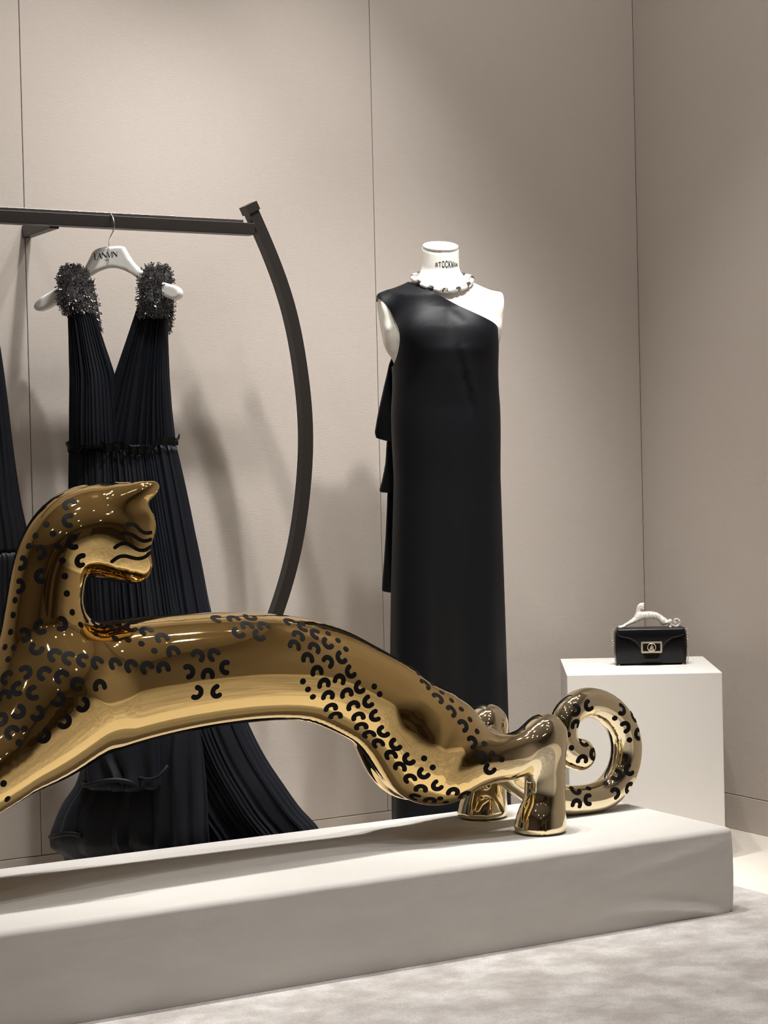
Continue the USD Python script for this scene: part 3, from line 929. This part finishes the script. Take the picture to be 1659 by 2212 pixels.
def waist_ruffle():
    n = 420
    th = np.linspace(0, 2 * np.pi, n, endpoint=False)
    u = th / (2 * np.pi)
    A, B = at_d(149, 962, DG - .004), at_d(382, 958, DG - .004)
    c, w = (A + B) / 2, (B - A) / 2
    rows = []
    for z, o in ((.013, .017), (.007, .011), (.0, .006), (-.006, .008), (-.009, .003)):
        k = .006 * np.sin(2 * np.pi * u * 38 + 2 * np.sin(u * 30)) * (abs(z) / .018 + .2)
        dz = .004 * np.sin(2 * np.pi * u * 9 + 1) + .003 * np.sin(2 * np.pi * u * 17) - .022 * np.exp(-((u - .20) / .06) ** 2) + .006 * np.cos(2 * np.pi * u)
        s = 1 + o / np.linalg.norm(w) * .5
        rows.append(c + np.cos(th)[:, None] * w * s - np.sin(th)[:, None] * F0 * (.055 + o) + ZUP * (z + dz)[:, None] + k[:, None] * (-np.sin(th)[:, None] * F0))
    return loft(np.array(rows), caps=False)


obj('waist_ruffle', waist_ruffle(), M['navy'], gown, True)

# gathered tiers of the hem, bunched at the left
TD = 4.80
obj('hem_tier', gown_loft([(1560, 185, 330, .05), (1640, 178, 372, .085), (1690, 165, 392, .10), (1735, 136, 402, .115), (1775, 118, 408, .12), (1806, 108, 412, .115), (1826, 108, 414, .10), (1850, 138, 416, .08), (1925, 150, 420, .07)],
                          TD, n=300, m=50, np_=13, amp=(.003, .008), seed=31, big=(7, .012)), M['navy'], gown, True)
obj('hem_tier', gown_loft([(1540, 200, 340, .03), (1600, 186, 345, .05), (1660, 180, 350, .062), (1692, 178, 352, .07), (1701, 182, 348, .064)], TD - .085, n=300, m=36, np_=9, amp=(.002, .005), seed=37, big=(5, .008)), M['navy'], gown, True)
obj('hem_tier', gown_loft([(1570, 330, 430, .03), (1640, 318, 440, .05), (1720, 318, 448, .065), (1800, 322, 452, .07), (1860, 328, 456, .065)], TD - .05, n=240, m=40, np_=11, amp=(.002, .006), seed=41, big=(4, .012)), M['navy'], gown, True)


def hem_band(px, d0, r):
    q = spline(np.array([[*at_d(x, y, d0 + dd)] for x, y, dd in px]), 40)
    return tube(q, r, 8)


obj('hem_band', hem_band([(179, 1688, 0), (186, 1697, -.045), (205, 1692, -.066), (235, 1686, -.075), (262, 1686, -.075), (284, 1692, -.07), (300, 1704, -.06)], TD - .085, .0062), M['satin'], gown, True)
obj('hem_band', hem_band([(109, 1808, 0), (116, 1807, -.05), (132, 1803, -.085), (152, 1801, -.10), (176, 1805, -.113)], TD, .0062), M['satin'], gown, True)
obj('hem_band', hem_band([(300, 1680, -.055), (318, 1684, -.07), (338, 1680, -.075), (352, 1668, -.07), (362, 1655, -.06)], TD - .085, .0050), M['satin'], gown, True)


def beaded(rows, d0, count, seed, spread=1.0):
    """Beaded fringe: thin flat stalks each ending in a bead, sprouting from a padded strap. rows: (pixel y, left, right, half depth)."""
    g = np.random.default_rng(seed)
    r = np.array(rows, float)
    parts_v, parts_f, k = [], [], 0
    bead_v, bead_f = [], []
    ico = trimesh.creation.icosphere(0)
    for i in range(count):
        y = g.uniform(r[0, 0], r[-1, 0])
        l, rr, hd = [np.interp(y, r[:, 0], r[:, c]) for c in (1, 2, 3)]
        th = g.uniform(-.35, np.pi + .35)
        v = (y - r[0, 0]) / (r[-1, 0] - r[0, 0])
        c = at_d((l + rr) / 2, y, d0)
        w = np.linalg.norm(at_d(rr, y, d0) - at_d(l, y, d0)) / 2
        o = R0 * math.cos(th) * w - F0 * math.sin(th) * hd
        nrm = R0 * math.cos(th) - F0 * math.sin(th)
        p = c + o * .92
        dirv = nrm * g.uniform(.15, .55) + ZUP * (.75 - 2.0 * v + g.normal(0, .3)) + R0 * g.normal(0, .45)
        dirv /= np.linalg.norm(dirv)
        L = g.uniform(.007, .0145) * spread
        q = p + dirv * L
        s = np.cross(dirv, nrm + g.normal(0, .4, 3))
        s /= np.linalg.norm(s) + 1e-9
        t = np.cross(s, dirv)
        a = g.uniform(.0005, .0013)
        b = a * 1.35
        V = np.array([p - s * a, p + s * a, p + t * a, q - s * b, q + s * b, q + t * b])
        F = np.array([[0, 1, 4], [0, 4, 3], [1, 2, 5], [1, 5, 4], [2, 0, 3], [2, 3, 5], [3, 4, 5], [0, 2, 1]])
        parts_v.append(V)
        parts_f.append(F + 6 * i)
        bead_v.append(ico.vertices * .0015 + q)
        bead_f.append(ico.faces + i * len(ico.vertices))
    return [trimesh.Trimesh(np.vstack(a), np.vstack(b), process=False) for a, b in ((parts_v, parts_f), (bead_v, bead_f))]


pad_l = [(578, 148, 166, .008), (585, 134, 182, .022), (602, 127, 190, .032), (645, 126, 202, .040), (670, 136, 206, .036), (680, 148, 206, .030)]
pad_r = [(576, 322, 350, .008), (583, 310, 364, .022), (602, 303, 372, .032), (645, 300, 364, .040), (684, 298, 360, .034)]
for rows, sd in ((pad_l, 51), (pad_r, 57)):
    e = obj('epaulette', gown_loft(rows, DG - .012, n=60, m=24, np_=9, amp=(.0012, .0012), seed=sd), M['sequin'], gown, True, label='shoulder pad bristling with jet beads')
    st, bd = beaded(rows, DG - .012, 850, sd)
    obj('bugle_fringe', st, M['bugle'], e, False, kind='stuff')
    obj('bead_tips', bd, M['bead'], e, True, kind='stuff')
for rows, sd in (([(606, 187, 200, .006), (650, 196, 210, .006), (716, 209, 221, .005)], 61), ([(640, 365, 376, .006), (680, 362, 375, .006), (716, 361, 368, .004)], 67)):
    e = obj('back_fringe', gown_loft(rows, DG + .05, n=24, m=12, np_=3, amp=(.0005, .0005), seed=sd), M['bugle'], gown, True)
    st, bd = beaded(rows, DG + .05, 110, sd, .7)
    obj('bugle_fringe', st, M['bugle'], e, False, kind='stuff')
    obj('bead_tips', bd, M['bead'], e, True, kind='stuff')

# the short dress that hangs further along the rail, cut by the frame
D2 = 4.76
HO2 = at_y(-205, 462, RY)
sd_ = thing('cocktail_dress', 'short dark navy dress half cut off at the left edge', 'dress', at_d(-60, 1000, D2))
obj('bodice', gown_loft([(735, -322, -3, .045), (752, -320, 0, .05), (860, -325, 15, .055), (990, -335, 30, .06), (1090, -345, 44, .07), (1150, -355, 56, .075), (1192, -360, 61, .078)], D2, n=420, m=50, np_=40, amp=(.002, .004), seed=71, big=(6, .008)), M['navy'], sd_, True)
for l0, r0, l1, r1 in ((-116, -86, -112, -4), (-318, -288, -322, -214)):
    obj('strap', gown_loft([(604, l0 + 4, r0 - 4, .02), (640, l0, r0, .03), (690, (l0 + l1) / 2, (r0 + r1) / 2, .036), (742, l1, r1, .042)], D2, n=160, m=16, np_=14, amp=(.002, .0025), seed=79), M['navy'], sd_, True)
obj('skirt', gown_loft([(1188, -352, 52, .066), (1196, -364, 62, .080), (1204, -368, 66, .084), (1290, -380, 72, .092), (1376, -392, 80, .098)], D2, n=420, m=30, np_=44, amp=(.004, .006), seed=73, big=(9, .008)), M['navy'], sd_, True)
make_hanger(HO2, 'plain white hanger under the short dress at the left edge', False)

# ------------------------------------------------------------------ the dress form
MY = math.radians(8)
MO = at_d(953, 600, 5.35)
MO = np.array([MO[0], MO[1], 0.0])
EX = R0 * math.cos(MY) + F0 * math.sin(MY)
EN = -F0 * math.cos(MY) + R0 * math.sin(MY)


def put_form(m):
    q = m.copy()
    q.vertices = MO + m.vertices[:, :1] * EX + m.vertices[:, 1:2] * EN + m.vertices[:, 2:] * ZUP
    q.faces = q.faces[:, ::-1]          # the frame x, towards the viewer, up is left-handed
    return q


CAPN = np.array([0, math.sin(math.radians(21)), math.cos(math.radians(21))])
CAPC = np.array([0, 0, 1.752])


def form_sd(p, arms=True):
    p = np.asarray(p, float)
    s = p.copy()
    s[:, 0] = np.abs(s[:, 0])
    neck = chain_sd(p, np.array([[0, -.014, 1.64, .066], [0, -.012, 1.675, .0565], [0, -.006, 1.70, .0525], [0, -.001, 1.80, .0510]]))
    sh = chain_sd(s, np.array([[0, -.018, 1.612, .058], [.06, -.018, 1.612, .050], [.13, -.02, 1.592, .044], [.168, -.02, 1.583, .043]]))
    arm = chain_sd(s, np.array([[.163, -.02, 1.580, .042], [.150, -.015, 1.53, .041], [.130, -.010, 1.475, .030], [.117, -.006, 1.435, .018]]))
    d = smin(neck, sh, .035)
    d = smin(d, ellipsoid_sd(p, np.array([0, -.004, 1.50]), (.143, .096, .165)), .04)
    d = smin(d, arm, .014) if arms else d
    d = smin(d, ellipsoid_sd(s, np.array([.068, .066, 1.507]), (.058, .050, .060)), .045)
    d = smin(d, ellipsoid_sd(p, np.array([0, 0, 1.30]), (.128, .088, .25)), .05)
    d = smax(d, (s[:, 0] - .176) - .10 * (p[:, 2] - 1.60), .006)
    return smax(d, (p - CAPC) @ CAPN, .002).astype(np.float32)


def dress_sd(p):
    p = np.asarray(p, float)
    z = p[:, 2]
    zz = [0.0, .02, .5, .8, 1.14, 1.30, 1.40, 1.46, 1.52, 1.58]
    hx = np.interp(z, zz, [.173, .173, .170, .164, .154, .145, .135, .131, .124, .105])
    hy = np.interp(z, zz, [.130, .130, .128, .125, .118, .114, .116, .118, .100, .070])
    cx = np.interp(z, zz, [-.012, -.012, -.009, -.004, .003, .006, .009, .010, .006, .002])
    cy = np.interp(z, zz, [.0, .0, .0, .0, .004, .008, .014, .014, .01, .0])
    x, y = (p[:, 0] - cx), p[:, 1] - cy
    th = np.arctan2(y, x)
    fall = np.clip((1.40 - z) / 1.2, 0, 1)
    wav = fall * (.0045 * np.sin(th * 5 + 1.0 + .8 * np.sin(z * 2)) + .003 * np.sin(th * 9 + 2))
    col = (np.sqrt((x / hx) ** 2 + (y / hy) ** 2) - 1) * np.minimum(hx, hy) * 1.05 - wav
    col = np.maximum(np.maximum(col, z - 1.60), .016 - z)
    d = smin(form_sd(p, False) - .0060, col, .065) + .003
    # a drag line from the bust and a pull below the neckline
    for (x0, z0, x1, z1, a, w) in ((.016, 1.475, .060, 1.27, -.0060, .011), (.032, 1.468, .077, 1.27, .0045, .013), (-.005, 1.575, .045, 1.530, -.0035, .010)):
        e = np.array([x1 - x0, z1 - z0])
        L = np.linalg.norm(e)
        e /= L
        q = np.stack([p[:, 0] - x0, z - z0], 1)
        t = q @ e
        dist = q[:, 0] * e[1] - q[:, 1] * e[0]
        d = d - a * np.exp(-(dist / w) ** 2) * np.clip(1 - np.abs(t / L - .5) * 2, 0, 1) ** .6 * np.clip(p[:, 1] / .05, 0, 1)
    return d.astype(np.float32)


def form_px(x, y):
    """Pixel to x, z in the form's own upright plane."""
    p = on_plane(x, y, MO, EN) - MO
    return np.array([p @ EX, p[2]])


form = thing('dress_form', 'white dress form with lettered neck wearing the one-shouldered black dress', 'mannequin', MO)
FLO, FHI = np.array([-.20, -.16, 1.36]), np.array([.20, .16, 1.79])
form_body = surface(lambda p: smax(form_sd(p), 1.372 - p[:, 2], .004), FLO, FHI, .0045, smooth=4)
obj('body', put_form(form_body), M['form'], form, True)


def neck_cap():
    a = np.linspace(0, 2 * np.pi, 48, endpoint=False)
    X, Y = np.array([1.0, 0, 0]), np.cross(CAPN, [1.0, 0, 0])
    prof = [(.0470, .0005), (.0498, .0008), (.0503, .003), (.0500, .0062), (.0480, .0072), (.0, .0074)]
    P = np.array([[CAPC + CAPN * z + (X * math.cos(t) + Y * math.sin(t)) * r for t in a] for r, z in prof])
    return loft(P, caps=True)


obj('neck_cap', put_form(neck_cap()), M['form'], form, 35)


def form_text():
    hs = [.0105, .0135, .0190, .0205, .0200, .0180, .0135, .0100]
    out = []
    g0 = math.radians(-33 + 6)
    step = math.radians(82) / 8
    for i, (c, h) in enumerate(zip('STOCKMAN', hs)):
        t = meshkit.text_mesh(c, 1.0, .02, bold=True)
        t = t.subdivide()
        v = t.vertices
        x = (v[:, 0] - v[:, 0].min()) / np.ptp(v[:, 0])
        zc = 1.7005 + .0 * i
        zz = zc + (v[:, 1] - v[:, 1].min()) / np.ptp(v[:, 1]) * h - h / 2
        th = g0 + step * (i + .08 + .84 * x)
        r = np.full(len(x), .0520)
        p = np.stack([r * np.sin(th), -.006 + r * np.cos(th), zz], 1)
        for _ in range(3):
            g = gradient(form_sd, p)
            p = p - g * form_sd(p)[:, None]
        p = p + gradient(form_sd, p) * np.where(v[:, 2] > .01, .00035, -.0004)[:, None]
        out.append(trimesh.Trimesh(p, t.faces, process=False))
    return cat_mesh(out)


obj('lettering', put_form(form_text()), M['ink'], form, False, label='black block lettering around the neck')
pole = trimesh.creation.cylinder(.016, 1.36, sections=20)
pole.apply_translation((0, 0, .70))
obj('stand_pole', put_form(pole), M['strip'], form, 40)
base = trimesh.creation.cylinder(.11, .018, sections=40)
base.apply_translation((0, 0, .009))
obj('stand_base', put_form(base), M['strip'], form, 40)

gown2 = thing('satin_dress', 'long one-shouldered black satin dress on the white dress form', 'dress', MO)
DLO, DHI = np.array([-.21, -.19, -.01]), np.array([.21, .20, 1.72])
dm = surface(dress_sd, DLO, DHI, .0058, smooth=5)


def clip_mesh(m, c):
    """Keeps the part of a mesh where the vertex values c are negative, cutting through triangles."""
    f = m.faces
    k = (c[f] < 0).sum(1)
    V, out, n = [m.vertices], [f[k == 3]], len(m.vertices)
    for want in (1, 2):
        t = f[k == want]
        odd = (c[t] < 0) if want == 1 else (c[t] >= 0)
        r = odd.argmax(1)
        a, b, d = (t[np.arange(len(t)), (r + q) % 3] for q in range(3))
        def cut(i, j):
            w = (c[i] / (c[i] - c[j]))[:, None]
            return m.vertices[i] * (1 - w) + m.vertices[j] * w
        P, Q = cut(a, b), cut(a, d)
        ip, iq = n + np.arange(len(t)), n + len(t) + np.arange(len(t))
        V += [P, Q]
        n += 2 * len(t)
        out += [np.stack([a, ip, iq], 1)] if want == 1 else [np.stack([ip, b, d], 1), np.stack([ip, d, iq], 1)]
    q = trimesh.Trimesh(np.vstack(V), np.vstack(out), process=False)
    q.merge_vertices(digits_vertex=6)
    q.remove_unreferenced_vertices()
    return q


def trimmed_dress():
    a, b = form_px(868, 603), form_px(1077, 714)
    e = (b - a) / np.linalg.norm(b - a)
    v = dm.vertices
    plane = (v[:, 2] - a[1]) * e[0] - (v[:, 0] - a[0]) * e[1]
    plane = plane + .010 * np.clip(1 - ((v[:, 0] - .03) / .13) ** 2, 0, 1)
    m = clip_mesh(dm, plane - .004)
    c, v = form_px(798, 738), m.vertices
    return clip_mesh(m, .07 * (1 - np.sqrt(((v[:, 0] - c[0]) / .074) ** 2 + ((v[:, 2] - c[1]) / .128) ** 2)))


td = trimmed_dress()
obj('dress_body', put_form(td), M['satin'], gown2, True)


def bow_tail(poly, y0, seed):
    q = np.array([form_px(*p) for p in poly])
    def fn(p):
        w = .010 * np.sin((p[:, 0] * 90 + seed) + p[:, 2] * 6)
        s = p.copy()
        s[:, 1] = p[:, 1] - y0 - w
        return slab_sd(s, q, .010, .0035).astype(np.float32)
    lo, hi = q.min(0), q.max(0)
    return surface(fn, (lo[0] - .01, y0 - .04, lo[1] - .01), (hi[0] + .01, y0 + .04, hi[1] + .01), .0032, smooth=4)


obj('bow_tail', put_form(bow_tail([(862, 760), (852, 782), (842, 826), (830, 888), (822, 932), (825, 944), (848, 951), (880, 955), (900, 900), (892, 800)], -.112, 0)), M['satin'], gown2, True)
obj('bow_tail', put_form(bow_tail([(860, 930), (848, 952), (845, 1000), (838, 1040), (833, 1060), (836, 1064), (848, 1065), (880, 1070), (900, 1000)], -.122, 2)), M['satin'], gown2, True)
obj('bow_tail', put_form(bow_tail([(868, 1040), (850, 1065), (845, 1160), (839, 1260), (838, 1282), (846, 1284), (890, 1288), (900, 1100)], -.118, 4)), M['satin'], gown2, True)

# ------------------------------------------------------------------ necklace
neck = thing('necklace', 'chunky silver collar necklace with crystal and mirror links around the form neck', 'necklace', MO + ZUP * 1.66)
NB = 12
tt = np.linspace(0, 2 * np.pi, 360, endpoint=False)
ringp = np.stack([.004 + .072 * np.sin(tt), -.004 + .078 * np.cos(tt), 1.663 - .038 * np.cos(tt)], 1)
for _ in range(6):
    g = gradient(form_sd, ringp)
    g[:, 2] *= .3
    ringp = ringp - g * (form_sd(ringp) - .0080)[:, None] * .8
for k in range(3):
    ringp = (np.roll(ringp, 1, 0) + ringp + np.roll(ringp, -1, 0)) / 3


def arc(a, b, n):
    i = np.linspace(a, b, n) * 360
    j = np.floor(i).astype(int)
    f = (i - j)[:, None]
    return ringp[j % 360] * (1 - f) + ringp[(j + 1) % 360] * f


for k in range(NB):
    a = k / NB
    q = arc(a, a + .62 / NB, 9)
    obj('crystal_link', put_form(tube(q, np.array([.0050, .0068, .0074, .0076, .0076, .0076, .0074, .0068, .0050]), 12)), M['pave'], neck, 50)
    q = arc(a + .60 / NB, a + 1.02 / NB, 5)
    obj('mirror_link', put_form(tube(q, np.array([.0050, .0076, .0080, .0076, .0050]), 6)), M['mirror'], neck, False)

# ------------------------------------------------------------------ pedestal
BA = math.radians(-33.0)
BX = np.array([math.cos(BA), math.sin(BA), 0])
BN = np.array([math.sin(BA), -math.cos(BA), 0])          # towards the viewer
FL, FR = at_z(1224.5, 1458, .535), at_z(1560, 1452, .535)
PEDW = np.linalg.norm(FR - FL)
ax = (FR - FL) / PEDW
an = np.array([ax[1], -ax[0], 0])
ped = box((0, 0, 0), (PEDW, .47, .535), .0025)
obj('pedestal', frame_xf(ped, np.array([FL[0], FL[1], 0]), ax, -an, ZUP), M['pedestal'], None, 20, label='white box pedestal in the corner under the black handbag', cat='pedestal')

# ------------------------------------------------------------------ handbag
BO = at_z(1406.5, 1436, .535) - BN * .020
bag = thing('handbag', 'small black leather handbag with gold clasp and crystal leopard handle', 'handbag', BO)


def put_bag(m):
    return frame_xf(m, BO, BX, -BN, ZUP)


def bag_body():
    poly = [(-.1035, .002), (.1035, .002), (.1055, .03), (.1065, .06), (.1055, .095), (.100, .1065), (-.100, .1065), (-.1055, .095), (-.1065, .06), (-.1055, .03)]
    return surface(lambda p: slab_sd(p, poly, .034 + .004 * np.sin(np.clip(p[:, 2] / .107, 0, 1) * np.pi), .012).astype(np.float32), (-.118, -.05, -.006), (.118, .05, .118), .0032, smooth=4)


def bag_flap():
    half = [(.0, .014), (.018, .014), (.024, .018), (.030, .040), (.034, .052), (.044, .066), (.062, .079), (.085, .084), (.096, .089), (.1005, .098), (.0985, .1085), (0, .1085)]
    poly = [(x, z) for x, z in half[1:-1]] + [(-x, z) for x, z in half[1:-1]][::-1]
    def fn(p):
        q = p.copy()
        q[:, 1] = p[:, 1] + .0385 - .006 * np.clip((p[:, 2] - .075) / .035, 0, 1) ** 2 + .002 * np.cos(np.clip(p[:, 2] / .107, 0, 1) * np.pi) ** 2
        front = slab_sd(q, poly, .0042, .0026)
        top = np.maximum(np.maximum(np.abs(p[:, 0]) - .0985, np.abs(p[:, 2] - .1075) - .0028), np.maximum(-p[:, 1] - .034, p[:, 1] - .030))
        return smin(front, top, .006).astype(np.float32)
    return surface(fn, (-.110, -.052, .008), (.110, .04, .120), .0026, smooth=5)


obj('body', put_bag(bag_body()), M['leather'], bag, True)
obj('flap', put_bag(bag_flap()), M['leather'], bag, True)


def clasp_frame():
    from shapely.geometry import box as sbox
    cz, w, h = .0545, .0310, .0172
    g = sbox(-w, cz - h, w, cz + h).buffer(.0).buffer(-.004).buffer(.004, quad_segs=3)
    win = sbox(-w + .0052, cz - h + .0058, -.004, cz + h - .0058)
    win2 = sbox(.004, cz - h + .0058, w - .0052, cz + h - .0058)
    from shapely.geometry import Point
    g1 = g.difference(win).difference(win2).difference(Point(0, cz).buffer(.0122))
    parts = [plate(p, .0040) for p in getattr(g1, 'geoms', [g1])]
    lip = g.difference(g.buffer(-.0026))
    parts += [plate(p, .0062) for p in getattr(lip, 'geoms', [lip])]
    m = cat_mesh(parts)
    m.vertices = m.vertices + [0, -.0425, 0]
    return m


obj('clasp_frame', put_bag(clasp_frame()), M['pale_gold'], bag, False, label='rectangular gold clasp frame')
back = plate(np.array([(-.0285, .040), (.0285, .040), (.0285, .069), (-.0285, .069)]), .0012)
back.vertices = back.vertices + [0, -.0415, 0]
obj('clasp_back', put_bag(back), M['leather'], bag, False)
ta = np.linspace(0, 2 * np.pi, 41)
ringc = tube(np.stack([.0118 * np.cos(ta), np.full(41, -.0478), .0545 + .0118 * np.sin(ta)], 1), .0013, 8, cap=False)
obj('clasp_ring', put_bag(ringc), M['pale_gold'], bag, True)


def emblem():
    """Two robed figures, the tall one leaning over the small one, in low relief."""
    from shapely.geometry import Polygon, Point
    from shapely import union_all, affinity
    big = union_all([Polygon([(-.0072, -.0082), (.0005, -.0088), (.0020, -.002), (.0028, .0018), (.0012, .0038), (-.0012, .0040), (-.0034, .0012), (-.0052, -.0030)]), Point(.0008, .0060).buffer(.0021), Polygon([(-.0016, .0066), (.0002, .0088), (.0030, .0080), (.0012, .0068)])])
    small = union_all([Polygon([(.0012, -.0088), (.0072, -.0076), (.0062, -.0030), (.0048, -.0002), (.0030, -.0004), (.0022, -.0040)]), Point(.0044, .0012).buffer(.0015)])
    arm = Polygon([(-.0004, .0026), (.0052, -.0012), (.0048, -.0024), (-.0012, .0008)])
    parts = [plate(affinity.translate(g, 0, .0545), d) for g, d in ((big, .0022), (small, .0020), (arm, .0030))]
    m = cat_mesh(parts)
    m.vertices = m.vertices + [0, -.0428, 0]
    return m


obj('emblem', put_bag(emblem()), M['pale_gold'], bag, False, label='gold emblem of two robed figures in a ring')

hm = surface(leopard_sd, LO - [.3, .08, .0], HI + [.1, .08, .06], .017, smooth=3)
hx0, hx1 = hm.vertices[:, 0].min(), hm.vertices[:, 0].max()
HS = .1815 / (hx1 - hx0)
hv = (hm.vertices - [(hx0 + hx1) / 2, YC, PH]) * HS * [1.02, 1.1, 1.13]
hg = np.random.default_rng(5)
hn_ = np.array(trimesh.Trimesh(hv, hm.faces, process=False).vertex_normals)
hv = hv - hn_ * .0004
hnoise = hv + np.array(trimesh.Trimesh(hv, hm.faces, process=False).vertex_normals) * (hg.random(len(hv))[:, None] * .0008)
hmesh = trimesh.Trimesh(hnoise + [-.0005, 0, .1085], hm.faces, process=False)
hd = obj('handle', put_bag(hmesh), M['crystal'], bag, False, label='pale crystal leopard serving as handle')
pts, fid = trimesh.sample.sample_surface_even(trimesh.Trimesh(hv + [-.0005, 0, .1085], hm.faces, process=False), 900, seed=4)
octa = trimesh.creation.icosphere(0)
cv, cf = [], []
for i, p in enumerate(pts):
    cv.append(octa.vertices * hg.uniform(.0007, .0013) + p)
    cf.append(octa.faces + i * len(octa.vertices))
cm = trimesh.Trimesh(np.vstack(cv), np.vstack(cf), process=False)
obj('crystals', put_bag(cm), M['crystal'], hd, False, kind='stuff')


def torus(c, R, r, u, w):
    a = np.linspace(0, 2 * np.pi, 17)
    return tube(c + R * (np.cos(a)[:, None] * u + 1.35 * np.sin(a)[:, None] * w), r, 6, cap=False)


for side in (-1, 1):
    for k in range(6):
        c = np.array([side * (.1105 + .0012 * math.sin(k)), -.006, .1015 - k * .0078])
        u = np.array([1.0, 0, 0]) if k % 2 else np.array([0, 1.0, 0])
        obj('chain_link', put_bag(torus(c, .0034, .0011, u, np.array([0, 0, 1.0]))), M['pale_gold'], bag, True)
    hinge = box((side * .1075 - .003, -.010, .093), (side * .1075 + .003, -.002, .1035), .001)
    obj('chain_mount', put_bag(hinge), M['pale_gold'], bag, False)
tail_b = tube(np.array([[.112, .002, .060], [.1135, .006, .04], [.114, .012, .020], [.113, .02, .004]]), .0014, 6)
obj('chain_end', put_bag(tail_b), M['nickel'], bag, True)
for sx in (-.094, .094):
    f_ = trimesh.creation.cylinder(.004, .003, sections=12)
    f_.apply_translation((sx, -.02, .0015))
    obj('foot_stud', put_bag(f_), M['pale_gold'], bag, 40)
#@@PARTS
